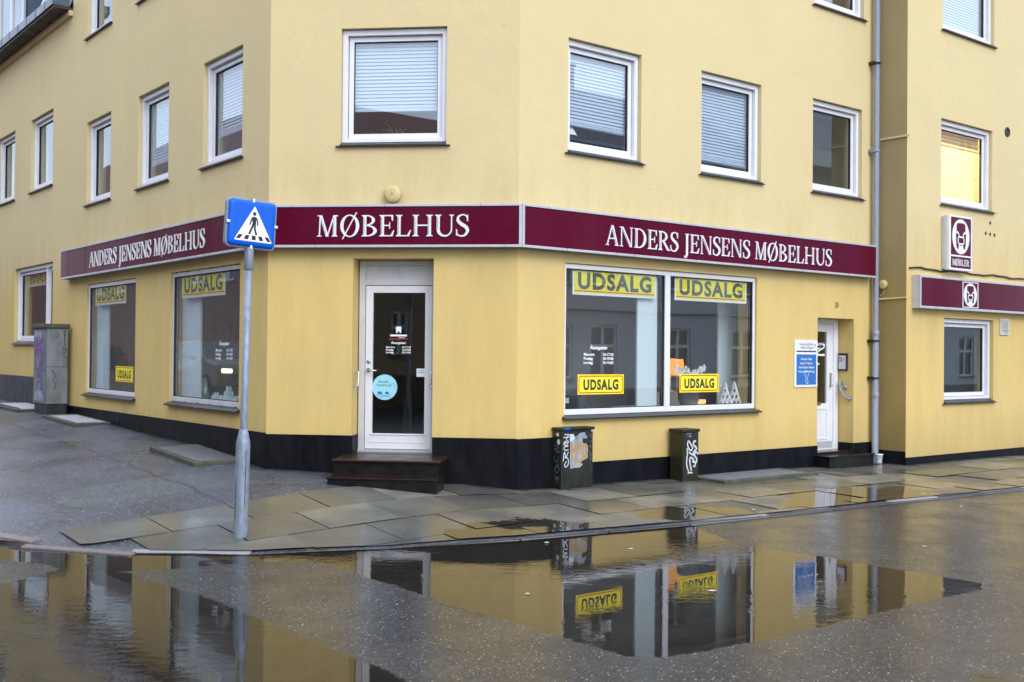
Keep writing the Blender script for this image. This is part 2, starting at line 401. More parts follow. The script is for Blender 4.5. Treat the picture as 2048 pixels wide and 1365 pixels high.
# ================================================================== GROUND
def uv(P): d = P - B; return d.dot(uR), d.dot(nR)
ctrl = []
for u, z in ((0, .33), (2.18, .47), (5.5, .555), (8.0, .625), (12.8, .71), (17, .76)): ctrl.append((*(A + uL * u).xy, z))
for u, z in ((.8, .30), (2.1, .215), (2.88, .145)): ctrl.append((*(A + uC * u).xy, z))
for x_, y_, z in ((1.08, 1.05, .285), (2.32, 1.05, .185), (.2, 1.0, .29), (3.0, .9, .125)): ctrl.append((*(A + uC * x_ + nC * y_).xy, z))
for u, z in ((.56, .118), (1.25, .12), (2.7, .092), (4.96, .095), (6.06, .06)): ctrl.append((*(B + uR * u).xy, z))
for u, z in ((.05, .062), (3.75, .03), (9, .03), (16, .03)): ctrl.append((*(N0 + uR * u).xy, z))
KERB = [(-6.1, 11.05), (-5.25, 10.2), (-4.56, 9.8), (-4.0, 9.56), (-3.23, 9.32), (-2.21, 9.33), (-1.06, 9.66), (.09, 10.17), (1.83, 11.17), (2.79, 11.79), (4.48, 12.94), (6.76, 14.42), (9.6, 16.3), (18.0, 22.0)]
KL = [(-6.1 + uL.x * s, 11.05 + uL.y * s) for s in (12, 6, 3)]
KERB = KL + KERB
KSC = (1.75 - .022) / 1.70
KERB = [(x * KSC, y * KSC) for x, y in KERB]
KZ = [.55, .34, .22, .11, .06, .035, .03, .012, .004, .006, .016, .020, .020, .022, .022, .022, .022]
for (x, y), z in zip(KERB, KZ): ctrl.append((x, y, z))
cp = np.array(ctrl)
def _phi(r): return r
nC_ = len(cp); K_ = np.zeros((nC_ + 3, nC_ + 3)); rhs = np.zeros(nC_ + 3)
K_[:nC_, :nC_] = _phi(np.linalg.norm(cp[:, None, :2] - cp[None, :, :2], axis=2)) - np.eye(nC_) * .05
K_[:nC_, nC_] = 1; K_[:nC_, nC_ + 1:] = cp[:, :2]; K_[nC_, :nC_] = 1; K_[nC_ + 1:, :nC_] = cp[:, :2].T; rhs[:nC_] = cp[:, 2]
wts = np.linalg.solve(K_, rhs)
def gz(x, y):
    x = np.atleast_1d(np.asarray(x, float)); y = np.atleast_1d(np.asarray(y, float))
    r = np.sqrt((x[:, None] - cp[None, :, 0]) ** 2 + (y[:, None] - cp[None, :, 1]) ** 2)
    return _phi(r) @ wts[:nC_] + wts[nC_] + wts[nC_ + 1] * x + wts[nC_ + 2] * y
def gzp(P): return float(gz(P.x, P.y)[0])
def sdf(px, py, poly):
    """signed distance, positive inside"""
    P = np.array(poly); d = np.full(px.shape, 1e9); inside = np.zeros(px.shape, bool)
    for i in range(len(P)):
        a = P[i]; b = P[(i + 1) % len(P)]; e = b - a; wx = px - a[0]; wy = py - a[1]
        t = np.clip((wx * e[0] + wy * e[1]) / (e @ e + 1e-12), 0, 1)
        d = np.minimum(d, np.hypot(wx - e[0] * t, wy - e[1] * t))
        c = ((a[1] > py) != (b[1] > py)) & (px < (b[0] - a[0]) * (py - a[1]) / (b[1] - a[1] + 1e-12) + a[0]); inside ^= c
    return np.where(inside, d, -d)
P_MAIN = [(-2.6, 9.6), (-1.67, 9.8), (-1.07, 10.0), (-.55, 10.2), (.09, 10.5), (.88, 10.95), (1.42, 11.25), (1.91, 11.42), (1.93, 10.98), (2.12, 10.27), (2.27, 10.12), (2.71, 9.67), (3.05, 9.27), (3.45, 8.81), (3.68, 8.57), (3.84, 8.48), (3.58, 8.31), (2.7, 7.66), (2.08, 7.15), (1.48, 6.71), (.96, 6.39), (.71, 6.35), (.33, 6.79), (.09, 7.08), (-.21, 7.4), (-.57, 7.85), (-.88, 8.27), (-1.12, 8.54), (-1.28, 8.81), (-1.65, 9.15), (-2.18, 9.12), (-2.3, 9.04), (-2.74, 8.77), (-3.0, 8.69), (-3.3, 8.62), (-3.45, 8.5), (-3.72, 8.9), (-4.4, 9.2), (-4.6, 9.7), (-3.26, 9.5)]
P_LEFT = [(-3.6, 8.75), (-2.96, 8.64), (-2.88, 8.46), (-2.56, 8.2), (-2.22, 7.89), (-1.92, 7.56), (-1.77, 7.36), (-1.38, 6.9), (-1.0, 6.47), (-.93, 6.36), (-.68, 6.06), (-.54, 5.86), (-.29, 5.4), (-.2, 5.0), (-6, 5.0), (-6, 8.1), (-4.25, 8.25), (-3.78, 8.2)]
P_FAR = [(2.52, 6.06), (2.63, 6.13), (2.74, 6.06), (2.73, 5.86), (2.46, 5.8)]
P_PAV = [[(3.6, 13.94), (4.4, 14.21), (5.25, 14.49), (5.4, 13.8), (4.6, 12.75), (3.45, 12.1), (3.04, 12.35)],
         [(-.76, 10.4), (-.3, 10.85), (.2, 11.21), (.81, 11.08), (.8, 10.73), (.09, 10.2), (-.37, 10.0)],
         [(1.22, 11.62), (1.72, 12.22), (2.54, 12.4), (2.63, 12.01), (2.02, 11.67), (1.61, 11.3)]]
def grid_mesh(name, X, Y, Z, attrs, mats):
    ny, nx = X.shape; co = np.stack([X, Y, Z], -1).reshape(-1, 3)
    idx = np.arange(nx * ny).reshape(ny, nx)
    f = np.stack([idx[:-1, :-1], idx[:-1, 1:], idx[1:, 1:], idx[1:, :-1]], -1).reshape(-1, 4)
    me = bpy.data.meshes.new(name); me.from_pydata(co.tolist(), [], f.tolist())
    me.polygons.foreach_set('use_smooth', [True] * len(f))
    for k, a in attrs.items():
        at = me.attributes.new(k, 'FLOAT', 'POINT'); at.data.foreach_set('value', a.reshape(-1).astype(np.float32))
    for m in mats: me.materials.append(m)
    ob = bpy.data.objects.new(name, me); COL.objects.link(ob); ob['kind'] = 'structure'; return ob
# road sheet, fine near the camera, reaching the horizon
xs = np.concatenate([[-300, -120, -60, -35, -22, -15, -11, -9], np.arange(-8, 9.01, .05), [9.5, 10.5, 12, 15, 20, 30, 50, 100, 300]])
ys = np.concatenate([[-300, -100, -50, -25, -12, -5, 0, 2, 3.5], np.arange(4.5, 13.01, .05), [13.5, 14.5, 16, 18, 21, 25, 32, 45, 70, 120, 300]])
X, Y = np.meshgrid(xs, ys)
d1 = sdf(X.ravel(), Y.ravel(), P_MAIN); d2 = sdf(X.ravel(), Y.ravel(), P_LEFT); d3 = sdf(X.ravel(), Y.ravel(), P_FAR)
pud = np.maximum(np.maximum(d1, d2), d3)
tL = (X - (-6.1)) * uL.x + (Y - 11.05) * uL.y
nL_ = (X - A.x) * nL.x + (Y - A.y) * nL.y
Zr = np.where(nL_ > 2.5, np.clip(tL, 0, 16) * .034, 0)
M['road'] = mat('wet_asphalt_road', (.04, .04, .042), .3); t = NT(M['road']); p = t.pos()
fl = t.attr('puddle'); nz = t.noise(p, 9, 5, .65); nz2 = t.noise(p, 1.1, 3)
pmask = t.mr(t.math('ADD', fl, t.mr(nz, .3, .7, -.03, .03)), -.012, .022, 0, 1, True)
agg = t.voro(p, 88, 'F1', 'Color'); aggs = t.new('ShaderNodeSeparateColor'); t.l(agg, aggs.inputs[0])
sd_ = t.voro(p, 88)
spark = t.math('MULTIPLY', t.math('GREATER_THAN', aggs.outputs[0], t.mr(t.noise(p, 1.7, 3), .3, .7, .97, .90)), t.mr(sd_, .30, .42, 1, 0))
stone = t.mix(aggs.outputs[1], (.014, .014, .017), (.056, .055, .056))
dry = t.mix(t.mr(nz2, .35, .7), stone, t.mix(aggs.outputs[1], (.021, .021, .023), (.075, .073, .073)))
dry = t.mix(spark, dry, t.mix(aggs.outputs[2], (.14, .14, .14), (.55, .55, .56)))  # pale stones, sky glints painted into their colour
scum = t.noise(t.mapping(p, (1, 1, 1)), 3.0, 6, .7, 1.2)
wet = t.mix(t.mr(scum, .45, .75), (.016, .014, .011), (.030, .025, .018))
t.l(t.mix(pmask, dry, wet), t.b.inputs['Base Color'])
film = t.noise(p, 2.1, 4, .6)
rdry = t.math('ADD', t.mr(film, .35, .65, .16, .30), t.math('MULTIPLY', spark, .4))
rr = t.new('ShaderNodeMix'); t.l(pmask, rr.inputs[0]); t.l(rdry, rr.inputs[2]); rr.inputs[3].default_value = .012
t.l(rr.outputs[0], t.b.inputs['Roughness'])
b1 = t.bump(t.math('ADD', t.mr(sd_, 0, .5, 1, 0), t.math('MULTIPLY', nz, .6)), t.mr(pmask, 0, 1, .16, 0), .004)
rip = t.noise(t.mapping(p, (1, 1.6, 1)), 7, 3, .6, .6); rmask = t.mr(t.noise(p, .55, 2), .42, .66)
b2 = t.bump(rip, t.math('MULTIPLY', t.math('MULTIPLY', rmask, pmask), .17), .012, b1)
t.l(b2, t.b.inputs['Normal']); t.b.inputs['IOR'].default_value = 1.33
grid_mesh('road', X, Y, Zr, {'puddle': pud.reshape(X.shape)}, [M['road']])

# pavement (asphalt) ruled between the kerb and the walls
Wl = [A + uL * 17, A + uL * 9, A + uL * 6, A + uL * 4, A + uL * 2.4, A + uL * 1.2, A, A + uC * .5, A + uC * 1.1, A + uC * 1.7, A + uC * 2.4, B, B + uR * 1.3, B + uR * 2.6, B + uR * 5, B + uR * 7.3, N0 + uR * .1, N0 + uR * 3, N0 + uR * 13]
Kl = [KERB[0], KERB[1], KERB[2], KERB[3], (-5.7 * KSC, 10.6 * KSC), KERB[4], KERB[5], KERB[6], KERB[7], KERB[8], KERB[9], KERB[10], (1.0 * KSC, 10.68 * KSC), KERB[11], KERB[12], KERB[13], KERB[13], KERB[14], KERB[16]]
Kl[15] = (5.4 * KSC, 13.55 * KSC)
def resample(pts, n_each):
    out = []
    for i in range(len(pts) - 1):
        for k in range(n_each): out.append(np.array(pts[i][:2]) * (1 - k / n_each) + np.array(pts[i + 1][:2]) * k / n_each)
    out.append(np.array(pts[-1][:2])); return np.array(out)
Wp = resample([tuple(p_.xy) for p_ in Wl], 14); Kp = resample(Kl, 14)
sv = np.linspace(-.012, 1.05, 56)[:, None, None]
G_ = Kp[None] * (1 - sv) + Wp[None] * sv
GX, GY = G_[..., 0], G_[..., 1]
GZ = gz(GX.ravel(), GY.ravel()).reshape(GX.shape)
PATCH = [(-4.72, 11.36), (-5.0, 11.9), (-4.6, 12.35), (-4.1, 12.75), (-3.28, 13.25), (-2.55, 13.1), (-1.95, 12.55), (-2.2, 12.2), (-2.84, 12.22), (-3.5, 11.85), (-3.83, 11.63), (-4.42, 11.17)]
pt_ = sdf(GX.ravel(), GY.ravel(), PATCH)
M['pave'] = mat('damp_asphalt_pavement', (.07, .07, .075), .4); t = NT(M['pave']); p = t.pos()
n1 = t.noise(p, 1.3, 4); n2 = t.noise(p, 14, 5, .7); ag = t.voro(p, 95, 'F1', 'Color'); sc = t.new('ShaderNodeSeparateColor'); t.l(ag, sc.inputs[0])
c = t.mix(t.mr(n1, .35, .68), (.054, .060, .082), (.105, .118, .158))  # asphalt tones, with the blue sky sheen put into the colour
pm = t.mr(t.math('ADD', t.attr('patch'), t.mr(n2, .3, .7, -.05, .05)), -.02, .02)
c = t.mix(pm, c, t.mix(t.mr(n2, .3, .7), (.085, .105, .118), (.12, .145, .155)))
c = t.mix(t.math('MULTIPLY', t.math('SUBTRACT', 1.0, t.math('ABSOLUTE', t.math('SUBTRACT', t.math('MULTIPLY', pm, 2.0), 1.0))), .8), c, (.02, .02, .02))
c = t.mix(t.mr(sc.outputs[0], 0, 1, 0, .5), c, (.03, .03, .033)); gr_ = t.noise(t.mapping(p, (1, 1, .3)), 42, 3, .8); c = t.mix(t.mr(gr_, .42, .7, 0, .42), c, (.028, .03, .036)); c = t.mix(t.mr(gr_, .56, .30, 0, .0), c, c); c = t.mix(t.math('GREATER_THAN', sc.outputs[1], .955), c, (.34, .35, .38))
brown = t.noise(t.mapping(p, (.5, 1, 1)), .55, 3); c = t.mix(t.mr(brown, .5, .65, 0, .2), c, (.085, .076, .076))
# long seams between old strips
sw = t.sepz(p); seam = t.math('ABSOLUTE', t.math('SUBTRACT', t.math('ADD', t.math('MULTIPLY', sw[0], .784), t.math('MULTIPLY', sw[1], .62)), t.mr(n1, 0, 1, 4.55, 4.85)))
c = t.mix(t.mr(seam, .008, .03, .7, 0), c, (.02, .02, .018))
seam2 = t.math('ABSOLUTE', t.math('SUBTRACT', t.math('SUBTRACT', t.math('MULTIPLY', sw[1], .784), t.math('MULTIPLY', sw[0], .62)), t.mr(n1, 0, 1, 14.3, 14.8)))
c = t.mix(t.mr(seam2, .006, .02, .6, 0), c, (.02, .02, .018))
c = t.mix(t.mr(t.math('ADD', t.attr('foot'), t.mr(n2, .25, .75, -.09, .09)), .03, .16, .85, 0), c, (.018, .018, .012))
t.l(c, t.b.inputs['Base Color']); t.l(t.mr(n1, .3, .7, .24, .42), t.b.inputs['Roughness'])
t.l(t.bump(t.math('ADD', t.voro(p, 95), t.math('MULTIPLY', n2, .8)), .45, .004), t.b.inputs['Normal'])
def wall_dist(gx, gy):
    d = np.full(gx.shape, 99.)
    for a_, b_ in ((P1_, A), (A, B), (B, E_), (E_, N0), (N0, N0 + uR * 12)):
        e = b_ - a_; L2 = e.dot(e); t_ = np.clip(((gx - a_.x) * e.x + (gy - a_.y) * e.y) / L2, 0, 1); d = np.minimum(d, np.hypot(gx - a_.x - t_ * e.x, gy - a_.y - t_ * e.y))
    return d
P1_ = A + uL * 17
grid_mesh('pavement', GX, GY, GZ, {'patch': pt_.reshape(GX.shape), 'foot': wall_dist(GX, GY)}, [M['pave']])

# concrete slabs laid in rows parallel to the right-hand front
ku = [uv(Vector((x, y, 0))) for x, y in KERB[3:]]
ku = [k for k in ku if k[0] > -6]; kuu = np.array([k[0] for k in ku]); kun = np.array([k[1] for k in ku])
def nk(u): return np.interp(u, kuu, kun)
M['slab'] = mat('concrete_slab', (.2, .19, .17), .4); t = NT(M['slab']); p = t.pos()
tone = t.attr('tone'); n1 = t.noise(p, 3.2, 5, .65); n2 = t.noise(p, 60, 3); n0 = t.noise(p, .8, 2)
c = t.mix(t.mr(tone, .15, .85), (.085, .086, .082), (.255, .24, .20)); c = t.mix(t.mr(n1, .4, .7, 0, .55), c, (.12, .112, .09)); c = t.mix(t.mr(n2, .4, .75, 0, .25), c, (.05, .05, .045)); c = t.mix(t.mr(t.noise(p, 1.5, 5, .6), .42, .62, .6, 0), c, (.07, .07, .06))
pm = t.mr(t.math('ADD', t.attr('puddle'), t.mr(n1, .3, .7, -.12, .12)), -.03, .04, 0, 1, True)
c = t.mix(t.mr(t.math('ADD', t.attr('foot'), t.mr(n1, .25, .75, -.10, .10)), .03, .17, .85, 0), c, (.022, .021, .014)); c = t.mix(pm, c, (.028, .026, .021)); t.l(c, t.b.inputs['Base Color'])
wetn = t.math('ADD', t.mr(n0, .35, .65, .10, .34), t.math('MULTIPLY', t.attr('dryness'), .18))
rx = t.new('ShaderNodeMix'); t.l(pm, rx.inputs[0]); t.l(wetn, rx.inputs[2]); rx.inputs[3].default_value = .02; t.l(rx.outputs[0], t.b.inputs['Roughness'])
t.l(t.bump(t.math('ADD', n2, n1), t.mr(pm, 0, 1, .22, 0), .003), t.b.inputs['Normal'])
sv_, sf_, stn, sdr = [], [], [], []
ROW, LEN, GAP, MS = .70, .82, .010, 9
for r in range(-1, 7):
    n_0 = -.42 + ROW * r if r >= 0 else None
    if n_0 is None: continue
    off = (-2.63, -2.2)[r % 2]
    for k in range(-4, 26):
        u0 = off + k * LEN
        if u0 < -5.1: continue
        u1, n1_ = u0 + LEN - GAP, n_0 + ROW - GAP
        if n_0 > nk(u0) and n_0 > nk(u1): continue
        if u0 > -.1 and n1_ < .02: continue
        if u0 > WR and n1_ < NOFF: continue
        base = len(sv_); tn = random.random(); dr = random.random()
        tilt = [random.uniform(-.004, .004) for _ in range(3)]
        gu = np.linspace(u0, u1, MS); gn = np.linspace(n_0, n1_, MS)
        for a in range(MS):
            for b in range(MS):
                uu = gu[b]; nn = min(gn[a], float(nk(uu)) - .055)
                q = B + uR * float(uu) + nR * float(nn)
                sv_.append((q.x, q.y, .016 + tilt[0] + tilt[1] * (uu - u0) / LEN + tilt[2] * (nn - n_0) / ROW)); stn.append(tn); sdr.append(dr)
        for a in range(MS - 1):
            for b in range(MS - 1):
                if gn[a] > nk(gu[b]) - .055 and gn[a] > nk(gu[b + 1]) - .055: continue
                sf_.append((base + a * MS + b, base + a * MS + b + 1, base + (a + 1) * MS + b + 1, base + (a + 1) * MS + b))
sa = np.array(sv_); sa[:, 2] += gz(sa[:, 0], sa[:, 1])
spd = np.max([sdf(sa[:, 0], sa[:, 1], q) for q in P_PAV], axis=0)
me = bpy.data.meshes.new('paving_slabs'); me.from_pydata(sa.tolist(), [], sf_)
for k, a in (('tone', stn), ('dryness', sdr), ('puddle', spd), ('foot', wall_dist(sa[:, 0], sa[:, 1]))):
    at = me.attributes.new(k, 'FLOAT', 'POINT'); at.data.foreach_set('value', np.array(a, np.float32))
me.materials.append(M['slab']); o = bpy.data.objects.new('paving_slabs', me); COL.objects.link(o); o['kind'] = 'structure'

# kerb: granite stones end to end
kb = MB(); kpk = MB(); kbd = kpk
pts = [Vector((x, y, 0)) for x, y in KERB]
dens = []
for i in range(len(pts) - 1):
    L_ = (pts[i + 1] - pts[i]).length; n_ = max(1, round(L_ / 1.0))
    for k in range(n_): dens.append((pts[i].lerp(pts[i + 1], k / n_), pts[i].lerp(pts[i + 1], (k + 1) / n_)))
for a, b in dens:
    d = (b - a).normalized(); nn = Vector((d.y, -d.x, 0)); a2 = a + d * .004; b2 = b - d * .004
    j = random.uniform(-.006, .008); lift = .006
    za, zb = gzp(a2) + lift + j, gzp(b2) + lift + j + random.uniform(-.006, .006)
    pink = False
    if -5.9 < a.x < -3.35: continue
    q = kpk if pink else kb
    if pink: za += .012; zb += .012
    o1 = .0 if not pink else random.uniform(-.02, .03)
    F_ = [(a2 + nn * (o1 + .02), za - .012), (b2 + nn * (o1 + .02), zb - .012), (b2 - nn * .085, zb), (a2 - nn * .085, za)]
    k = len(q.v); q.v += [v + Vector((0, 0, z)) for v, z in F_] + [v + Vector((0, 0, -.1)) for v, z in F_]
    for f in ((0, 1, 2, 3), (0, 4, 5, 1), (1, 5, 6, 2), (2, 6, 7, 3), (3, 7, 4, 0)): q.f.append(tuple(k + i for i in f)); q.sm.append(False)
for a, b, zt_, w_, q in ((Vector((-5.7, 10.55, 0)), Vector((-4.26, 9.74, 0)), .07, .12, kbd), (Vector((-4.32, 9.66, 0)), Vector((-3.24, 9.37, 0)), .030, .09, kpk)):
    d = (b - a).normalized(); nn = Vector((d.y, -d.x, 0)); k = len(q.v); F_ = [(a, zt_ - .01), (b, zt_ - .02), (b - nn * w_, zt_ - .006), (a - nn * w_, zt_)]
    q.v += [v + Vector((0, 0, z)) for v, z in F_] + [v + Vector((0, 0, -.1)) for v, z in F_]
    for f in ((0, 1, 2, 3), (0, 4, 5, 1), (1, 5, 6, 2), (2, 6, 7, 3), (3, 7, 4, 0)): q.f.append(tuple(k + i for i in f)); q.sm.append(False)
o = link('kerb', kb, M['granite'], bevel=.012); o['kind'] = 'structure'
o = link('kerb', kpk, M['granite_pink'], bevel=.015); o['kind'] = 'structure'

# ================================================================== BUILDING PIECES
def window(F, root, x0, x1, z0, z1, blind=None, pane='pane', label=None, y=.06, mull=None, pleat=False):
    """casement in a rendered reveal: fixed frame with sash, pane, sill, blind under it"""
    fz = z0 + .055
    fr = MB().ring(F, x0 + .004, x1 - .004, fz, z1 - .008, .062, .062, .045, .065, y, y + .12)
    if mull: fr.box(F, mull - .03, mull + .03, y + .002, y + .118, fz + .045, z1 - .073)
    W = link('window', fr, M['white'], root, bevel=.004)
    if label: W['label'] = label
    bays = [(x0 + .066, x1 - .066)] if not mull else [(x0 + .066, mull - .03), (mull + .03, x1 - .066)]
    for a, b in bays:
        link('gasket', MB().ring(F, a, b, fz + .045, z1 - .073, .007, .007, .007, .007, y + .058, y + .11), M['gap'], W)
        sa_ = MB().ring(F, a + .007, b - .007, fz + .052, z1 - .080, .058, .058, .062, .058, y + .052, y + .105)
        link('sash', sa_, M['white'], W, bevel=.003)
        link('gasket', MB().ring(F, a + .065, b - .065, fz + .114, z1 - .138, .006, .006, .006, .009, y + .066, y + .1), M['gap'], W)
        g = MB(); g.quad([F.p(a + .068, y + .085, fz + .117), F.p(b - .068, y + .085, fz + .117), F.p(b - .068, y + .085, z1 - .141), F.p(a + .068, y + .085, z1 - .141)])
        link('pane', g, M[pane], W)
    sl = MB()
    P = [(-.045, z0), (-.045, z0 + .012), (y + .005, z0 + .052), (y + .005, z0)]
    k = len(sl.v)
    for x in (x0 + .002, x1 - .002): sl.v += [F.p(x, yy, zz) for yy, zz in P]
    for f in ((0, 1, 2, 3), (7, 6, 5, 4), (0, 4, 5, 1), (1, 5, 6, 2), (2, 6, 7, 3), (3, 7, 4, 0)): sl.f.append(tuple(k + i for i in f)); sl.sm.append(False)
    sl.box(F, x0 - .05, x1 + .05, -.05, -.001, z0 - .010, z0 - .001)
    link('sill', sl, M['slate_sill'], W)
    if blind is not None:
        bl = MB(); a, b = x0 + .10, x1 - .10; zt = z1 - .10; zb = zt - (zt - fz - .1) * blind; yb = y + .135
        if pleat:
            n = int((zt - zb) / .03)
            for i in range(n):
                zz = zt - .03 * i; s_ = .012 if i % 2 else -.012
                bl.quad([F.p(a, yb + s_, zz), F.p(b, yb + s_, zz), F.p(b, yb - s_, zz - .03), F.p(a, yb - s_, zz - .03)])
        else:
            zz = zt; skew = random.uniform(-.006, .006)
            while zz > zb:
                tl = random.uniform(-.001, .001)
                sk = (zt - zz) * skew; bl.quad([F.p(a, yb - .007, zz - .0435 + tl - sk), F.p(b, yb - .007, zz - .0435 + sk), F.p(b, yb + .007, zz + sk), F.p(a, yb + .007, zz + tl - sk)])
                zz -= .044 if zz > zb + .1 else .022
        bl.box(F, a, b, yb - .018, yb + .018, zb - .025, zb - .003)
        link('blind', bl, M['blind'] if not pleat else M['pleat'], W)
    return W
M['pleat'] = mat('pleated_blind', (.75, .50, .22), .7)
def shop_window(F, root, x0, x1, z0, z1, mull=(), pane='pane', screws=False, y=.03):
    fz = z0 + .045
    fr = MB().ring(F, x0 + .003, x1 - .003, fz, z1 - .006, .045, .045, .07, .06, y, y + .085)
    for m in mull: fr.box(F, m - .05, m + .05, y - .004, y + .087, fz + .07, z1 - .066)
    W = link('shop_window', fr, M['white_old'] if screws else M['white'], root, bevel=.004)
    edges = [x0 + .048, *[v for m in mull for v in (m - .05, m + .05)], x1 - .048]
    for a, b in zip(edges[::2], edges[1::2]):
        link('gasket', MB().ring(F, a, b, fz + .07, z1 - .066, .008, .008, .008, .012, y + .012, y + .08), M['gap'], W)
        g = MB(); g.quad([F.p(a + .002, y + .03, fz + .072), F.p(b - .002, y + .03, fz + .072), F.p(b - .002, y + .03, z1 - .068), F.p(a + .002, y + .03, z1 - .068)])
        link('pane', g, M[pane], W)
    if screws:
        sc_ = MB()
        n = 6
        for i in range(n):
            xx = x0 + .15 + (x1 - x0 - .3) * i / (n - 1)
            for zz in (z1 - .014, fz + .008): link('screw', MB().lathe((xx, zz), [(.009, -y + .001), (.009, -y + .006)], 8, 'y', F), M['gap'], W)
    sl = MB(); k = 0
    P = [(-.075, z0 - .012), (-.075, z0 + .004), (y + .004, z0 + .043), (y + .004, z0 - .012)]
    for x in (x0 - .03, x1 + .05): sl.v += [F.p(x, yy, zz) for yy, zz in P]
    for f in ((0, 1, 2, 3), (7, 6, 5, 4), (0, 4, 5, 1), (1, 5, 6, 2), (2, 6, 7, 3), (3, 7, 4, 0)): sl.f.append(f); sl.sm.append(False)
    link('sill', sl, M['slate_sill'], W)
    return W

TOP = 10.6
TAN = math.tan(R_(22.5))
# ------------------------------------------------------------------ corner building
corner = thing('corner_building', 'yellow rendered corner building with cut-off corner door and dark red shop fascias', 'building', A)
opL = [(-2.06, -.79, 4.245, 5.70), (-4.60, -3.32, 4.245, 5.70), (-7.13, -5.87, 4.245, 5.70), (-7.20, -5.90, 7.16, 8.6), (-4.65, -3.32, 7.16, 8.6), (-2.06, -.79, 7.16, 8.6),
       (-3.17, -.80, .985, 2.885), (-7.00, -4.60, .985, 2.885)]
opC = [(.888, 2.192, 4.255, 5.69), (.888, 2.192, 7.12, 8.55), (1.066, 2.056, .535, 2.895)]
opR = [(.77, 2.04, 4.245, 5.68), (3.20, 4.48, 4.245, 5.68), (5.695, 6.965, 4.245, 5.68), (.77, 2.04, 7.1, 8.53), (3.2, 4.48, 7.1, 8.53), (5.71, 7.0, 7.1, 8.53),
       (.745, 4.405, .96, 2.888), (5.84, 6.775, .30, 2.354)]
TH = .34
wm = MB()
wm.wall(FL, -WL, 0, -.2, TOP, opL, TH); wm.wall(FC, 0, WC, -.2, TOP, opC, TH); wm.wall(FR, 0, WR, -.3, TOP, opR, TH)
link('wall', wm, M['wall'], corner)
# party return above the lower neighbour, closing walls at the back
P1 = A + uL * WL; DEP = 7.0
bk = MB()
Fp = Frame(P1, uR, -uR)
for a, b in ((P1, P1 + uR * DEP), (P1 + uR * DEP, E_ + uL * DEP), (E_ + uL * DEP, E_)):
    bk.quad([Vector((a.x, a.y, -.2)), Vector((b.x, b.y, -.2)), Vector((b.x, b.y, TOP)), Vector((a.x, a.y, TOP))])
link('back_wall', bk, M['wall'], corner)
# floors and dividing walls inside
inn = MB()
def poly_slab(mb, pts, z0, z1):
    n = len(pts); k = len(mb.v); mb.v += [Vector((p.x, p.y, z0)) for p in pts] + [Vector((p.x, p.y, z1)) for p in pts]
    mb.f.append(tuple(range(k + n - 1, k - 1, -1))); mb.sm.append(False); mb.f.append(tuple(range(k + n, k + 2 * n))); mb.sm.append(False)
    for i in range(n):
        j = (i + 1) % n; mb.f.append((k + i, k + j, k + n + j, k + n + i)); mb.sm.append(False)
ins = TH + .002
foot = [P1 - nL * ins, A - nL * ins + uL * .1, A - nC * ins, B - nC * ins, B - nR * ins + uR * .1, E_ - nR * ins - uR * .02, E_ + uL * (DEP - .05) - uR * .02, P1 + uR * (DEP - .05) - uL * .02]
for z0, z1 in ((.50, .56), (3.1, 3.5), (6.1, 6.4), (9.2, 9.5)): poly_slab(inn, foot, z0, z1)
for z0, z1 in ((.565, 3.095), (3.505, 6.095), (6.405, 9.195)):
    for a, b, dd in ((P1 + uR * 3.6, P1 + uR * 3.6 - uL * 4.4, 0), (E_ + uL * 3.4, E_ + uL * 3.4 - uR * 4.0, 0)):
        d = (b - a).normalized(); nn = Vector((d.y, -d.x, 0)) * .05
        k = len(inn.v); q = [a - nn, b - nn, b + nn, a + nn]
        inn.v += [Vector((v.x, v.y, z0)) for v in q] + [Vector((v.x, v.y, z1)) for v in q]
        for f in ((0, 3, 2, 1), (4, 5, 6, 7), (0, 1, 5, 4), (1, 2, 6, 5), (2, 3, 7, 6), (3, 0, 4, 7)): inn.f.append(tuple(k + i for i in f)); inn.sm.append(False)
link('interior', inn, M['interior'], corner)
rf = MB(); ov = .35
rp = [P1 + nL * ov, A + nL * ov + (nC - nL) * .15, B + nR * ov + (nC - nR) * .15, E_ + nR * ov, E_ + uL * DEP, P1 + uR * DEP]
poly_slab(rf, rp, TOP + .002, TOP + .2); link('roof', rf, M['slate_roof'], corner)
# plinths, 12 mm proud
pl = MB(); po = .014
pl.box(FL, -WL + .002, -.001, -po, .02, -.1, .765)
pl.box(FC, -po * TAN, 1.064, -po, .02, -.15, .752); pl.box(FC, 2.058, WC + po * TAN, -po, .02, -.15, .748)
pl.box(FC, 1.0662, 1.079, -po + .001, .25, .30, .750)
pl.box(FR, .001, .62, -po, .02, -.25, .742); pl.box(FR, .622, 5.838, -po, .02, -.25, .408); pl.box(FR, 6.777, WR - .001, -po, .02, -.25, .408)
pl.box(FR, 6.762, 6.7748, .0, .27, .1, .408)
link('plinth', pl, M['plinth'], corner)
pipe_ = MB()
bl_map = {0: .80, 1: .78, 2: None}
window(FL, corner, *opL[0], blind=.74, pane='pane_wet'); window(FL, corner, *opL[1], blind=.80, pane='pane_wet'); window(FL, corner, *opL[2], pane='pane')
for o_ in opL[3:6]: window(FL, corner, *o_)
shop_window(FL, corner, *opL[6], screws=True, pane='pane_wet'); shop_window(FL, corner, *opL[7], screws=False, pane='pane_wet')
window(FC, corner, *opC[0], blind=.725); window(FC, corner, *opC[1])
window(FR, corner, *opR[0], blind=.77); window(FR, corner, *opR[1], blind=.90); window(FR, corner, *opR[2])
for o_ in opR[3:6]: window(FR, corner, *o_)
shop_window(FR, corner, *opR[6], mull=(2.595,))
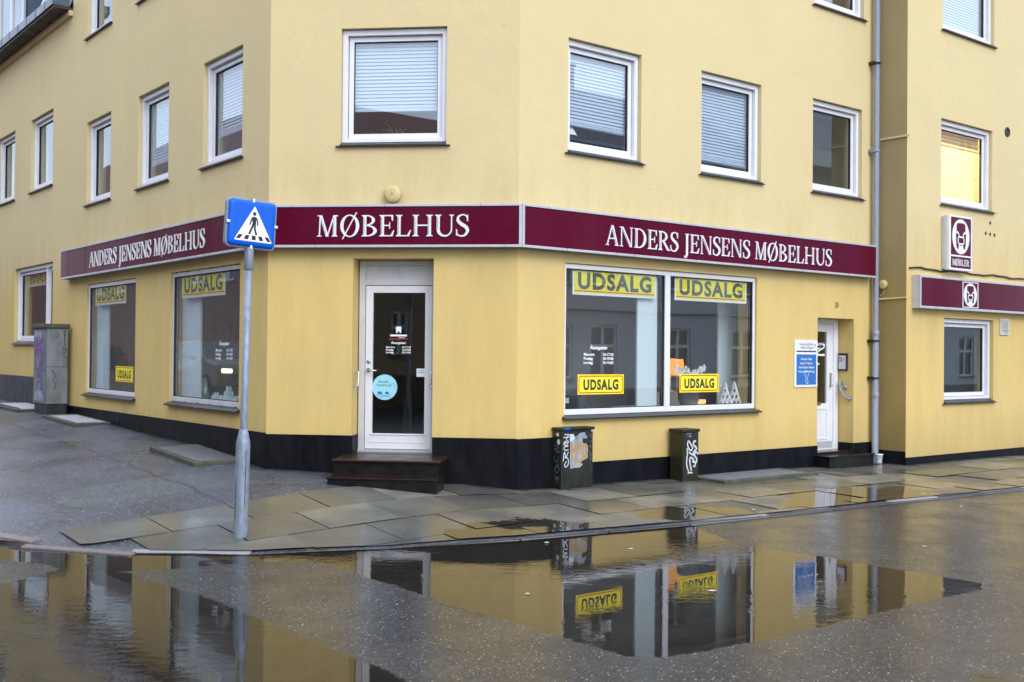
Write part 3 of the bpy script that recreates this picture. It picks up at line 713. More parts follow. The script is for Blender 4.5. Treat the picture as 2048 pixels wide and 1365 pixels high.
# corner shop door
D = link('shop_door', MB().ring(FC, 1.081, 2.053, .537, 2.885, .075, .06, .03, .055, .25, .335).box(FC, 1.156, 1.993, .252, .333, 2.585, 2.645), M['white_old'], corner, bevel=.004)
D['label'] = 'white glazed shop door under the middle fascia'
link('transom_panel', MB().box(FC, 1.157, 1.992, .285, .32, 2.646, 2.829), M['white_old'], D)
lf = MB().ring(FC, 1.163, 1.989, .575, 2.578, .088, .084, .175, .085, .262, .315).box(FC, 1.235, 1.922, .252, .2615, .745, .765).box(FC, 1.235, 1.922, .256, .2615, .655, .661)
LF = link('door_leaf', lf, M['white'], D, bevel=.003)
link('gasket', MB().ring(FC, 1.157, 1.9925, .568, 2.584, .005, .003, .006, .005, .27, .32), M['gap'], D)
g = MB(); g.quad([FC.p(1.25, .29, .748), FC.p(1.906, .29, .748), FC.p(1.906, .29, 2.495), FC.p(1.25, .29, 2.495)]); link('pane', g, M['pane_dark'], D)
hd = MB().lathe((1.205, 1.54), [(.027, -.262), (.027, -.25)], 16, 'y', FC).tube([FC.p(1.205, .25, 1.54), FC.p(1.205, .205, 1.54), FC.p(1.225, .198, 1.54), FC.p(1.32, .198, 1.535)], .009, 8)
link('handle', hd, M['chrome'], D, fix=True)
link('lock', MB().lathe((1.205, 1.645), [(.026, -.262), (.026, -.252), (.012, -.248)], 16, 'y', FC), M['chrome'], D)
link('threshold', MB().box(FC, 1.0805, 2.0535, .235, .34, .5372, .566), M['alu'], D)
# clinic door in the right-hand front
D2 = link('front_door', MB().ring(FR, 5.8415, 6.7615, .302, 2.352, .10, .12, .02, .075, .275, .338), M['white'], corner, bevel=.004)
D2['label'] = 'white panelled street door with upright glass beside the blue sign'
lf = MB().ring(FR, 5.945, 6.638, .325, 2.272, .105, .16, .70, .12, .288, .33)
lf.ring(FR, 6.03, 6.50, .46, .96, .03, .03, .03, .03, .278, .2875)
LF2 = link('door_leaf', lf, M['white'], D2, bevel=.003)
link('kick_plate', MB().box(FR, 5.96, 6.62, .282, .2878, .33, .43), M['alu'], D2)
link('letter_slot', MB().box(FR, 6.10, 6.32, .279, .2878, 1.0, 1.045), M['brass'], D2)
g = MB(); g.quad([FR.p(6.051, .31, 1.026), FR.p(6.477, .31, 1.026), FR.p(6.477, .31, 2.151), FR.p(6.051, .31, 2.151)]); link('pane', g, M['pane_dark'], D2)
link('handle', MB().box(FR, 6.545, 6.585, .272, .2875, 1.28, 1.50).tube([FR.p(6.565, .27, 1.31), FR.p(6.565, .23, 1.31), FR.p(6.50, .225, 1.31)], .009), M['chrome'], D2)
lt = MB()
lt.text(FR, 'TANDLÆGERNE', 6.42, 1.935, .042, .305, .001, 'RIGHT', .02); lt.text(FR, 'BREDGADE', 6.36, 1.86, .042, .305, .001, 'RIGHT', .02)
lt.box(FR, 6.06, 6.44, .302, .306, 1.77, 1.80); lt.text(FR, 'Åbningstider', 6.32, 1.63, .04, .305, .001, 'RIGHT', .02); lt.text(FR, '8-16', 6.25, 1.50, .04, .305, .001, 'RIGHT', .02)
lt.ribbon(FR, [(6.2, 1.79), (6.32, 1.86), (6.42, 1.90), (6.44, 1.95), (6.40, 1.93)], .02, .304)
link('lettering', lt, M['white_film'], D2)

# ------------------------------------------------------------------ right neighbour
nb = thing('apartment_building', 'yellow rendered building standing proud beyond the grey drainpipe with one lit window', 'building', N0)
opN = [(.99, 2.61, 4.245, 5.66), (1.02, 2.66, 7.1, 8.5), (1.10, 2.665, 1.015, 2.41), (4.9, 6.4, 1.015, 2.41), (4.9, 6.4, 4.245, 5.66), (4.9, 6.4, 7.1, 8.5)]
wm = MB(); wm.wall(FN, 0, 15, -.3, TOP + .6, opN, TH); wm.wall(FT, -.02, NOFF, -.3, TOP + .6, [], .0)
wm.quad([FN.p(15, 0, -.3), FN.p(15, 8, -.3), FN.p(15, 8, TOP), FN.p(15, 0, TOP)]); wm.quad([FN.p(.0, 8, -.3), FN.p(15, 8, -.3), FN.p(15, 8, TOP), FN.p(.0, 8, TOP)])
link('wall', wm, M['wall'], nb)
pl = MB().box(FN, -po, 15, -po, .02, -.3, .19).box(FT, .002, NOFF - .001, -po, .02, -.3, .285)
link('plinth', pl, M['plinth'], nb)
link('roof', MB().box(FN, -.2, 15.2, -.35, 8, TOP + .602, TOP + .8), M['slate_roof'], nb)
inn = MB().box(FN, .02, 14.9, TH + .01, 7.9, 3.2, 3.4).box(FN, .02, 14.9, TH + .01, 7.9, 6.2, 6.4).box(FN, .02, 14.9, TH + .01, 7.9, -.1, .1).box(FN, 3.75, 3.85, TH + .01, 7.9, .101, 3.199).box(FN, .02, 3.74, 3.5, 3.6, .101, 3.199).box(FN, .02, 3.74, 3.5, 3.6, 6.401, 9.2)
link('interior', inn, M['interior'], nb)
room = MB()
x0, x1, y0, y1, z0, z1 = .3, 3.5, TH + .004, 3.2, 3.41, 6.15
for q in (((x0, y1, z0), (x1, y1, z0), (x1, y1, z1), (x0, y1, z1)), ((x0, y0, z0), (x0, y1, z0), (x0, y1, z1), (x0, y0, z1)), ((x1, y0, z0), (x1, y1, z0), (x1, y1, z1), (x1, y0, z1)), ((x0, y0, z1), (x1, y0, z1), (x1, y1, z1), (x0, y1, z1)), ((x0, y0, z0), (x1, y0, z0), (x1, y1, z0), (x0, y1, z0))):
    room.quad([FN.p(*v) for v in q])
room.box(FN, 2.2, 3.2, 2.7, 3.19, 4.9, 5.0)
link('lit_room', room, M['interior_warm'], nb)
window(FN, nb, *opN[0], blind=.22, pleat=True, label='window glowing warm yellow from the lit room behind')
for o_ in opN[1:2]: window(FN, nb, *o_, blind=.97)
for o_ in opN[2:]: window(FN, nb, *o_)
link('ledge', MB().box(FT, -.015, NOFF + .05, -.028, -.001, 5.225, 5.255), M['wall'], nb)
vt = MB().ring(FN, 2.86, 3.17, 2.165, 2.447, .03, .03, .03, .03, -.022, -.001)
for i in range(9): vt.box(FN, 2.891, 3.139, -.018, -.004, 2.2 + .025 * i, 2.214 + .025 * i)
link('vent_grille', vt, M['white_old'], nb)
link('round_vent', MB().lathe((3.11, 5.71), [(.085, .001), (.085, .015), (.06, .017), (.055, .003)], 20, 'y', FN), M['plinth_grey'], nb)
for x, z in ((2.545, 4.073), (2.40, 3.886), (2.546, 3.881), (2.69, 3.875)):
    link('drill_hole', MB().lathe((x, z), [(.032, .0015), (.030, .002)], 12, 'y', FN), M['gap'] if x != 2.546 else M['plinth_grey'], nb)

# ------------------------------------------------------------------ left neighbour, lower, slate mansard
ln = thing('terraced_house', 'lower yellow house with slate mansard roof and grey gutter on the left', 'building', P1 + uL * .1)
EAVE = 7.90
XA, XB = -17.5, -WL - .002
opW = [(-11.75, -9.05, 1.865, 3.41), (-10.68, -9.16, 4.855, 6.31), (-13.3, -11.87, 4.855, 6.31), (-15.9, -14.5, 4.855, 6.31), (-15.8, -13.2, 1.865, 3.41)]
wm = MB(); wm.wall(FL, XA, XB, -.1, EAVE, opW, TH)
wm.quad([FL.p(XA, 0, -.1), FL.p(XA, 7, -.1), FL.p(XA, 7, EAVE), FL.p(XA, 0, EAVE)]); wm.quad([FL.p(XA, 7, -.1), FL.p(XB, 7, -.1), FL.p(XB, 7, EAVE), FL.p(XA, 7, EAVE)])
link('wall', wm, M['wall'], ln)
link('plinth', MB().box(FL, XA, XB - .002, -po, .02, -.1, 1.225), M['plinth_grey'], ln)
inn = MB().box(FL, XA + .05, XB - .05, TH + .01, 6.9, 1.0, 1.2).box(FL, XA + .05, XB - .05, TH + .01, 6.9, 3.8, 4.1).box(FL, XA + .05, XB - .05, 3.4, 3.5, 1.201, 3.799).box(FL, XA + .05, XB - .05, 3.4, 3.5, 4.101, EAVE - .1).box(FL, XA + .05, XB - .05, TH + .01, 6.9, EAVE - .098, EAVE - .002)
link('interior', inn, M['interior'], ln)
window(FL, ln, *opW[0], mull=-9.66)
for o_ in opW[1:]: window(FL, ln, *o_)
rf = MB()
for a, b in (((-.06, EAVE + .03), (.75, 10.2)), ((.75, 10.2), (3.5, 11.6)), ((3.5, 11.6), (7.0, EAVE))):
    rf.quad([FL.p(XA, a[0], a[1]), FL.p(XB - .003, a[0], a[1]), FL.p(XB - .003, b[0], b[1]), FL.p(XA, b[0], b[1])])
RF = link('roof', rf, M['slate_roof'], ln)
dm = MB(); dx0, dx1 = -13.6, -11.2
for q in (((dx1, .0, 8.06), (dx1, 1.2, 8.06), (dx1, 1.2, 10.0), (dx1, 0, 10.0)), ((dx0, .0, 8.06), (dx0, 1.2, 8.06), (dx0, 1.2, 10.0), (dx0, 0, 10.0))): dm.quad([FL.p(*v) for v in q])
dm.box(FL, dx0 - .1, dx1 + .1, -.12, 1.3, 10.0, 10.14)
dm.ring(FL, dx0, dx1, 8.06, 9.999, .16, .16, .1, .2, -.004, .05)
DM = link('dormer', dm, M['zinc_dark'], ln)
link('window_frame', MB().ring(FL, dx0 + .165, dx1 - .165, 8.165, 9.795, .11, .11, .1, .11, .0, .06).box(FL, -12.45, -12.35, .002, .058, 8.266, 9.684), M['white'], DM)
g = MB(); g.quad([FL.p(dx0 + .27, .035, 8.26), FL.p(dx1 - .27, .035, 8.26), FL.p(dx1 - .27, .035, 9.69), FL.p(dx0 + .27, .035, 9.69)]); link('pane', g, M['pane'], DM)
# roof light lying on the slope
sl_ = Vector((0, .81, 2.17)).normalized()
def onroof(x, s, h): 
    b = FL.p(x, -.06, EAVE + .03); up_ = (-nL) * sl_.y + Vector((0, 0, sl_.z)); nn = nL * sl_.z + Vector((0, 0, sl_.y)); return b + up_ * s + nn * h
def rbox(mb, x0, x1, s0, s1, h0, h1):
    P = [onroof(x, s, h) for h in (h0, h1) for x, s in ((x0, s0), (x1, s0), (x1, s1), (x0, s1))]; k = len(mb.v); mb.v += P
    for q in ((0, 3, 2, 1), (4, 5, 6, 7), (0, 1, 5, 4), (1, 2, 6, 5), (2, 3, 7, 6), (3, 0, 4, 7)): mb.f.append(tuple(k + i for i in q)); mb.sm.append(False)
rw = MB()
for a, b in ((-10.4, -10.28), (-8.95, -8.83)): rbox(rw, a, b, .25, 1.6, .01, .10)
rbox(rw, -10.279, -8.951, .25, .36, .01, .099); rbox(rw, -10.279, -8.951, 1.49, 1.6, .01, .099)
RW = link('roof_light', rw, M['white'], ln)
g = MB(); g.quad([onroof(-10.28, .36, .05), onroof(-8.95, .36, .05), onroof(-8.95, 1.49, .05), onroof(-10.28, 1.49, .05)]); link('pane', g, M['zinc_dark'], RW)
gt = MB()
gt.box(FL, XA, XB - .004, -.36, -.34, 7.925, 8.075); gt.box(FL, XA, XB - .004, -.339, -.06, 7.925, 7.94); gt.box(FL, XB - .022, XB - .0045, -.339, -.06, 7.941, 8.075)
x = XB - .5
while x > XA: gt.box(FL, x, x + .03, -.366, -.3605, 7.92, 8.08); x -= .62
link('gutter', gt, M['zinc_dark'], ln)
sf = MB().box(FL, XA, XB - .006, -.33, -.001, 7.875, 7.918)
x = XB - .5
while x > XA: sf.box(FL, x, x + .02, -.331, -.005, 7.868, 7.8745); x -= .62
link('soffit', sf, M['soffit'], ln)
link('cornice', MB().box(FL, XA, XB - .006, -.07, -.0015, 7.78, 7.874), M['wall'], ln)
# ================================================================== SERIF CAPITALS
TK, TN_, SH = .155, .055, .052
def ell(cx, cz, rx, rz, a0, a1, n=14): return [(cx + rx * math.cos(R_(a0 + (a1 - a0) * i / n)), cz + rz * math.sin(R_(a0 + (a1 - a0) * i / n))) for i in range(n + 1)]
def band(cx, cz, rx, rz, ix, iz, icx, a0, a1, n=14): return ell(cx, cz, rx, rz, a0, a1, n) + ell(icx, cz, ix, iz, a1, a0, n)
def stem(x, w, z0=0, z1=1, sb=True, st=True, ext=.075):
    P = []
    if sb: P += [(x - ext, z0), (x + w + ext, z0), (x + w + ext, z0 + SH * .6), (x + w + .02, z0 + SH), (x + w, z0 + SH + .05)]
    else: P += [(x, z0), (x + w, z0)]
    if st: P += [(x + w, z1 - SH - .05), (x + w + .02, z1 - SH), (x + w + ext, z1 - SH * .6), (x + w + ext, z1), (x - ext, z1), (x - ext, z1 - SH * .6), (x - .02, z1 - SH), (x, z1 - SH - .05)]
    else: P += [(x + w, z1), (x, z1)]
    if sb: P += [(x, z0 + SH + .05), (x - .02, z0 + SH), (x - ext, z0 + SH * .6)]
    return P
def diag(x0, z0, x1, z1, w): return [(x0 - w / 2, z0), (x0 + w / 2, z0), (x1 + w / 2, z1), (x1 - w / 2, z1)]
def foot_(x, w, z=0, top=False, ext=.085):
    a, b = (z, z + SH * .8) if not top else (z - SH * .8, z)
    return [(x - w / 2 - ext, a), (x + w / 2 + ext, a), (x + w / 2 + ext, b), (x - w / 2 - ext, b)]
def spine(pts, ws, n=6):
    c = catmull(pts, n); m = len(c); wv = [np.interp(i / (m - 1), np.linspace(0, 1, len(ws)), ws) for i in range(m)]
    Lf, Rt = [], []
    for i in range(m):
        d = (c[min(i + 1, m - 1)] - c[max(i - 1, 0)]).normalized(); nn = Vector((-d.y, d.x)) * wv[i] / 2
        Lf.append(tuple(c[i] + nn)); Rt.append(tuple(c[i] - nn))
    return Lf + Rt[::-1]
def glyph(ch):
    """(advance, strokes)"""
    if ch == 'M': return 1.14, [diag(.13, .03, .17, .98, .065), diag(.53, 0.0, .19, 1, .15), diag(.53, 0.0, .87, .98, .07), stem(.83, TK, st=False, ext=.07)[:] , foot_(.13, .07), [(.03, 1), (.2, 1), (.2, .95), (.03, .955)], [(.83, .955), (1.07, .95), (1.07, 1), (.83, 1)], diag(.905, .08, .905, .96, TK)]
    if ch == 'Ø': return 1.04, [band(.5, .5, .48, .53, .32, .475, .5, 90, 270, 18), band(.5, .5, .48, .53, .32, .475, .5, -90, 90, 18), diag(.14, -.12, .84, 1.13, .062)]
    if ch == 'B': return .86, [stem(.11, TK, ext=.085), band(.30, .76, .40, .24, .25, .19, .30, -90, 90, 12), band(.30, .265, .50, .265, .33, .21, .30, -90, 90, 12)]
    if ch == 'E': return .80, [stem(.11, TK, ext=.085), [(.26, .945), (.72, .945), (.72, 1), (.26, 1)], [(.66, .74), (.72, .72), (.72, .944), (.62, .944)], [(.26, .485), (.55, .485), (.55, .54), (.26, .54)], [(.53, .36), (.57, .36), (.57, .66), (.53, .66)], [(.26, 0), (.70, 0), (.71, .056), (.26, .056)], [(.60, .057), (.711, .057), (.78, .28), (.73, .28)]]
    if ch == 'L': return .80, [stem(.11, TK, ext=.085), [(.26, 0), (.70, 0), (.71, .056), (.26, .056)], [(.60, .057), (.711, .057), (.79, .29), (.74, .29)]]
    if ch == 'H': return 1.1, [stem(.11, TK, ext=.085), stem(.80, TK, ext=.085), [(.265, .48), (.80, .48), (.80, .545), (.265, .545)]]
    if ch == 'U': return 1.0, [stem(.10, TK, .34, 1, sb=False, ext=.085), stem(.81, .062, .34, 1, sb=False, ext=.085), band(.486, .34, .386, .37, .324, .30, .532, 180, 360, 16) if False else ell(.486, .34, .386, .37, 180, 360, 16) + ell(.532, .34, .278, .285, 360, 180, 16)]
    if ch == 'S': return .70, [spine([(.60, .80), (.52, .95), (.34, .995), (.15, .90), (.13, .72), (.30, .56), (.52, .42), (.60, .25), (.48, .06), (.28, .005), (.11, .08), (.06, .22)], [.05, .06, .055, .10, .15, .165, .165, .15, .10, .06, .06, .045]), [(.57, .70), (.63, .70), (.62, 1.0), (.575, .99)], [(.04, .02), (.09, .02), (.09, .31), (.03, .32)]]
    if ch == 'A': return .96, [diag(.10, 0, .46, 1.02, .07), diag(.82, 0, .47, 1.02, .165), [(.22, .33), (.68, .33), (.68, .385), (.22, .385)], foot_(.10, .06, ext=.09), foot_(.81, .15, ext=.085)]
    if ch == 'N': return 1.06, [diag(.16, .02, .16, .95, .062), diag(.90, .02, .90, .98, .062), diag(.86, 0, .20, 1, .17), foot_(.16, .06), foot_(.90, .06, 1, True), [(.02, 1), (.2, 1), (.2, .945), (.02, .955)]]
    if ch == 'D': return 1.0, [stem(.11, TK, ext=.085), band(.36, .5, .58, .5, .40, .445, .36, -90, 90, 18), [(.26, 0), (.37, 0), (.37, .055), (.26, .055)], [(.26, .945), (.37, .945), (.37, 1), (.26, 1)]]
    if ch == 'R': return .92, [stem(.11, TK, ext=.085), band(.30, .73, .44, .27, .28, .215, .30, -90, 90, 12), diag(.82, 0, .42, .47, .18), foot_(.86, .10, ext=.06)]
    if ch == 'J': return .46, [stem(.18, TK, -.02, 1, sb=False, ext=.085), spine([(.257, .05), (.25, -.12), (.16, -.25), (.03, -.22)], [.155, .14, .09, .11])]
    return .36, []
def serif_text(mb, F, txt, x0, x1, z, h, yf, th):
    adv = [glyph(c)[0] for c in txt]; tr = .035; tot = sum(adv) + tr * (len(txt) - 1); kx = (x1 - x0) / tot; x = x0; n = 0
    for c, a in zip(txt, adv):
        for i, st in enumerate(glyph(c)[1]):
            n += 1
            mb.prism(F, [(x + px * kx, z + pz * h) for px, pz in st], yf - th - .0004 * (i + 1), yf)
        x += (a + tr) * kx
def outline_text(mb, F, txt, x0, x1, z, h, yf, w):
    """the thin engraved line running down the thick strokes"""
    adv = [glyph(c)[0] for c in txt]; tr = .035; tot = sum(adv) + tr * (len(txt) - 1); kx = (x1 - x0) / tot; x = x0
    lines = {'B': [(.155, .1, .155, .9)], 'E': [(.155, .1, .155, .9)], 'L': [(.155, .1, .155, .9)], 'H': [(.155, .1, .155, .9), (.845, .1, .845, .9)], 'D': [(.155, .1, .155, .9)], 'R': [(.155, .1, .155, .9)], 'U': [(.145, .3, .145, .9)], 'M': [(.87, .1, .87, .9), (.46, .1, .21, .85)], 'N': [(.80, .05, .20, .92)], 'A': [(.77, .08, .47, .9)]}
    for c, a in zip(txt, adv):
        for (a0, b0, a1, b1) in lines.get(c, []):
            mb.ribbon(F, [(x + a0 * kx, z + b0 * h), (x + a1 * kx, z + b1 * h)], w, yf, False)
        x += (a + tr) * kx

# ------------------------------------------------------------------ fascia signs
SO = .15; SZ0, SZ1 = 3.012, 3.528
M['seam'] = mat('panel_seam', (.03, .002, .008), .5)
M['underside'] = dirty('sign_underside', (.25, .25, .26), (.12, .12, .12), 6, .6, .6)
def fascia(label, F, x0, x1, m0, m1, txt, tx0, tx1, tz, th_, seams, group, cap0=True, cap1=True):
    root = thing('shop_sign', label, 'shop sign', F.p((x0 + x1) / 2, -SO / 2, SZ0), group)
    q = MB()   # body with mitred ends
    k = 0; q.v += [F.p(x0 + m0 * .0, -.002, z) for z in (SZ0 + .004, SZ1 - .004)]
    body = MB()
    P = [(x0, -.003), (x1, -.003), (x1 + m1 * (SO - .012), -SO + .012), (x0 - m0 * (SO - .012), -SO + .012)]
    body.v += [F.p(x, y, SZ0 + .004) for x, y in P] + [F.p(x, y, SZ1 - .004) for x, y in P]
    for f in ((0, 1, 2, 3), (7, 6, 5, 4), (0, 4, 5, 1), (1, 5, 6, 2), (2, 6, 7, 3), (3, 7, 4, 0)): body.f.append(f); body.sm.append(False)
    link('casing', body, M['underside'], root)
    a, b = x0 - m0 * SO, x1 + m1 * SO
    link('face_panel', MB().box(F, a + .002, b - .002, -SO + .001, -SO + .0115, SZ0 + .03, SZ1 - .03), M['maroon'], root)
    tr = MB().box(F, a, b, -SO - .012, -SO + .012, SZ1 - .03, SZ1).box(F, a, b, -SO - .012, -SO + .012, SZ0, SZ0 + .03)
    if cap0: tr.box(F, a, a + .035, -SO - .0119, -SO + .011, SZ0 + .0301, SZ1 - .0301)
    if cap1: tr.box(F, b - .035, b, -SO - .0119, -SO + .011, SZ0 + .0301, SZ1 - .0301)
    link('trim', tr, M['alu'], root, bevel=.003)
    sm_ = MB()
    for s_ in seams: sm_.box(F, s_ - .004, s_ + .004, -SO - .001, -SO + .0009, SZ0 + .031, SZ1 - .031)
    for i in range(int((b - a) / 1.15) + 1):
        xx = a + .4 + i * 1.15
        if xx < b - .05: sm_.box(F, xx - .002, xx + .002, -SO - .0135, -SO - .0121, SZ1 - .031, SZ1 + .001).box(F, xx + .3, xx + .304, -SO - .0135, -SO - .0121, SZ0 - .001, SZ0 + .031)
    link('seam', sm_, M['seam'], root)
    if txt:
        t1 = MB(); serif_text(t1, F, txt, tx0, tx1, tz, th_, -SO + .0005, .009); link('lettering', t1, M['letter'], root)
        t2 = MB(); outline_text(t2, F, txt, tx0, tx1, tz, th_, -SO - .0125, .0045); link('engraved_line', t2, M['maroon'], root)
    return root
GS = 'dark red fascia signs along the shop front'
fascia('long dark red fascia lettered in white serif capitals, above the two left shop windows', FL, -8.03, 0, 0, TAN, 'ANDERS JENSENS MØBELHUS', -6.41, -1.575, 3.135, .25, (-6.65, -3.49, -2.85, -7.6), GS, cap0=False, cap1=True)
fascia('short dark red fascia reading MØBELHUS above the corner door', FC, 0, WC, TAN, TAN, 'MØBELHUS', .655, 2.51, 3.142, .255, (), GS)
fascia('long dark red fascia lettered in white serif capitals, above the twin-pane shop window', FR, 0, 7.14, TAN, 0, 'ANDERS JENSENS MØBELHUS', 1.28, 5.975, 3.13, .25, (1.05, 4.2), GS, cap1=False)

def emblem(root, F, cx, cz, w, h, y):
    """white oval holding a dark red armchair"""
    o = [(cx + w / 2 * math.cos(t), cz + h / 2 * math.sin(t)) for t in np.linspace(0, 2 * math.pi, 40, endpoint=False)]
    E = link('emblem', MB().prism(F, o, y - .004, y), M['letter'], root)
    X = lambda x: cx + x * w / 2
    Z = lambda v: cz + v * h / 2
    pm_ = [(-.36, .30), (-.55, .22), (-.55, -.1), (-.50, -.55), (-.42, -.72), (-.28, -.70), (-.22, -.45), (-.38, -.35), (-.40, -.10), (-.25, 0), (.25, 0), (.40, -.10), (.38, -.35), (.22, -.45), (.28, -.70), (.42, -.72), (.50, -.55), (.55, -.1), (.55, .22), (.36, .30), (.52, .62), (.45, .74), (.25, .80), (-.25, .80), (-.45, .74), (-.52, .62)]
    pm_ = [(-.52, .62), (-.50, .25), (-.58, .12), (-.55, -.45), (-.44, -.72), (-.28, -.68), (-.26, -.48), (0, -.52), (.26, -.48), (.28, -.68), (.44, -.72), (.55, -.45), (.58, .12), (.50, .25), (.52, .62), (.45, .74), (.25, .78), (-.25, .78), (-.45, .74)]
    link('emblem_chair', MB().prism(F, [(X(a), Z(b)) for a, b in pm_], y - .006, y - .0041), M['maroon'], E)
    ln_ = MB()
    for s in (-1, 1): ln_.ribbon(F, [(X(s * .50), Z(.18)), (X(s * .40), Z(.25)), (X(s * .27), Z(.12)), (X(s * .22), Z(-.05))], w * .05, y - .0065)
    rr = [(-.34, -.10), (-.28, -.02), (.28, -.02), (.34, -.10), (.34, -.30), (.26, -.42), (-.26, -.42), (-.34, -.30), (-.34, -.10)]
    ln_.ribbon(F, [(X(a), Z(b)) for a, b in rr], w * .05, y - .0068, False)
    link('emblem_line', ln_, M['letter'], E)
# fascia of the right-hand building, thinner box
root = thing('shop_sign', 'dark red fascia with oval armchair emblem over the small lower window at far right', 'shop sign', FN.p(3, -.07, 2.54), GS)
yo = .135
link('casing', MB().box(FN, .15, 6.4, -yo + .004, -.003, 2.535, 3.058), M['alu'], root)
link('face_panel', MB().box(FN, .19, 6.38, -yo - .004, -yo + .0035, 2.575, 3.018), M['maroon'], root)
link('trim', MB().ring(FN, .152, 6.398, 2.537, 3.056, .036, .02, .036, .036, -yo - .012, -yo + .0037), M['alu'], root, bevel=.003)
link('emblem_frame', MB().ring(FN, 1.41, 1.90, 2.585, 3.01, .018, .018, .014, .014, -yo - .012, -yo - .0045), M['letter'], root)
emblem(root, FN, 1.655, 2.797, .41, .385, -yo - .005)
# box sign above it
root = thing('shop_sign', 'upright dark red box sign reading MØBLER with oval armchair emblem', 'shop sign', FN.p(1.35, -.07, 3.2), 'armchair emblem box sign')
link('casing', MB().box(FN, 1.0, 1.70, -.095, -.05, 3.185, 4.075).box(FN, 1.012, 1.688, -.0499, -.004, 3.20, 4.06), M['white_old'], root, bevel=.006)
link('rim', MB().ring(FN, 1.0, 1.70, 3.185, 4.075, .045, .03, .035, .03, -.145, -.0955).box(FN, 1.046, 1.669, -.143, -.097, 3.405, 3.432), M['letter'], root, bevel=.004)
link('face_panel', MB().box(FN, 1.045, 1.67, -.136, -.0956, 3.22, 3.405).box(FN, 1.045, 1.67, -.136, -.0956, 3.432, 4.045), M['maroon'], root)
emblem(root, FN, 1.357, 3.738, .53, .57, -.1365)
t1 = MB(); serif_text(t1, FN, 'MØBLER', 1.10, 1.62, 3.262, .105, -.136, .005); link('lettering', t1, M['letter'], root)

# ------------------------------------------------------------------ pipes, bells, cable, small wall pieces
dp = thing('drainpipe', 'grey zinc drainpipe in the corner between the two yellow fronts', 'drainpipe', FR.p(7.215, -.10, gzp(FR.p(7.2, -.1, 0))))
px_, py_ = FR.p(7.215, -.10, 0).xy
link('upper_pipe', MB().lathe((px_, py_, 0), [(.043, 2.17), (.043, TOP)], 16), M['zinc'], dp)
link('lower_pipe', MB().lathe((px_, py_, 0), [(.052, .03), (.052, 2.10)], 16), M['zinc'], dp)
for z in (2.10, 1.12): link('collar', MB().lathe((px_, py_, 0), [(.054, z - .012), (.060, z), (.060, z + .07), (.050, z + .085)], 16), M['zinc'], dp)
for z in (6.42, 5.02, 1.99, 1.40): link('bracket', MB().box(FR, 7.13, 7.19, -.105, -.001, z, z + .05).lathe((px_, py_, 0), [(.056, z + .01), (.056, z + .04)], 16), M['darkmetal'] if z != 5.02 else M['zinc'], dp)
for z in (6.45, 4.98): link('collar', MB().lathe((px_, py_, 0), [(.044, z), (.049, z + .008), (.049, z + .025), (.044, z + .03)], 16), M['zinc'], dp)
def dome(F, x, z, r, d, label):
    b = MB().lathe((x, z), [(r * .82, .001), (r * .82, d * .3), (r, d * .32), (r, d * .75), (r * .93, d * .93), (r * .5, d * 1.02), (.0001, d * 1.04)], 28, 'y', F, cap=False)
    o = link('alarm_bell', b, M['bell'], origin=F.p(x, 0, z - r)); tag(o, label, 'alarm bell')
    link('screw', MB().lathe((x, z), [(.008, d * 1.0), (.008, d * 1.06)], 8, 'y', F), M['darkmetal'], o)
dome(FC, 1.555, 3.662, .105, .09, 'large round yellow bell dome on wall above the MØBELHUS sign')
dome(FT, .165, 2.915, .075, .07, 'small round yellow bell dome beside the grey drainpipe')
pp = MB().tube([FT.p(0.0, -.02, 2.683), FT.p(NOFF - .01, -.02, 2.693), FT.p(NOFF + .04, -.02, 2.695)], .014).tube([FT.p(.165, -.015, 2.84), FT.p(.16, -.015, 2.78), FT.p(.10, -.015, 2.74), FT.p(.01, -.015, 2.725)], .008)
tag(link('conduit', pp, M['bell'], origin=FT.p(.2, -.02, 2.68)), 'thin yellow painted conduit running across the narrow return wall', 'conduit')
cbp = [FN.p(.06 + .15 * i, -.02, 3.165 + .012 * math.sin(i * .8) + .006 * (i % 3)) for i in range(48)]
tag(link('cable', MB().tube(cbp, .015, 6), M['rubber'], origin=cbp[0]), 'black cable strung along wall just above the far right fascia', 'cable')
hn = MB(); serif_digits = hn.text(FR, '21', 6.27, 2.525, .082, -.004, .012, 'LEFT', .012, .078)
tag(link('house_number', hn, M['ink'], origin=FR.p(6.3, 0, 2.52)), 'small dark house number 21 above the street door', 'house number')
# dentist's plate
bs = thing('clinic_sign', 'white and blue clinic nameplate on the wall left of the street door', 'sign', FR.p(5.54, -.01, 1.30))
link('plate', MB().box(FR, 5.265, 5.822, -.016, -.002, 1.30, 2.005), M['letter'], bs, bevel=.003)
link('blue_panel', MB().box(FR, 5.31, 5.785, -.019, -.0161, 1.335, 1.79), M['blue_sign'], bs)
t1 = MB()
t1.text(FR, 'TANDLÆGERNE', 5.54, 1.925, .034, -.0165, .001, 'CENTER', 0, .34); t1.text(FR, 'BREDGADE', 5.54, 1.875, .034, -.0165, .001, 'CENTER', 0, .25); t1.box(FR, 5.31, 5.785, -.018, -.0163, 1.825, 1.845)
t1.ribbon(FR, [(5.62, 1.85), (5.66, 1.88), (5.73, 1.90), (5.77, 1.935), (5.74, 1.94)], .008, -.0175)
link('dark_lettering', t1, M['navy'], bs)
t2 = MB()
for i, (s, w_) in enumerate((('Grønne Olsen', .27), ('Lone S. Hansen', .30), ('Stine Richard Hansen', .37), ('Nanna Dam Bering', .38))): t2.text(FR, s, 5.545, 1.705 - .062 * i, .034, -.0195, .001, 'CENTER', .01, w_)
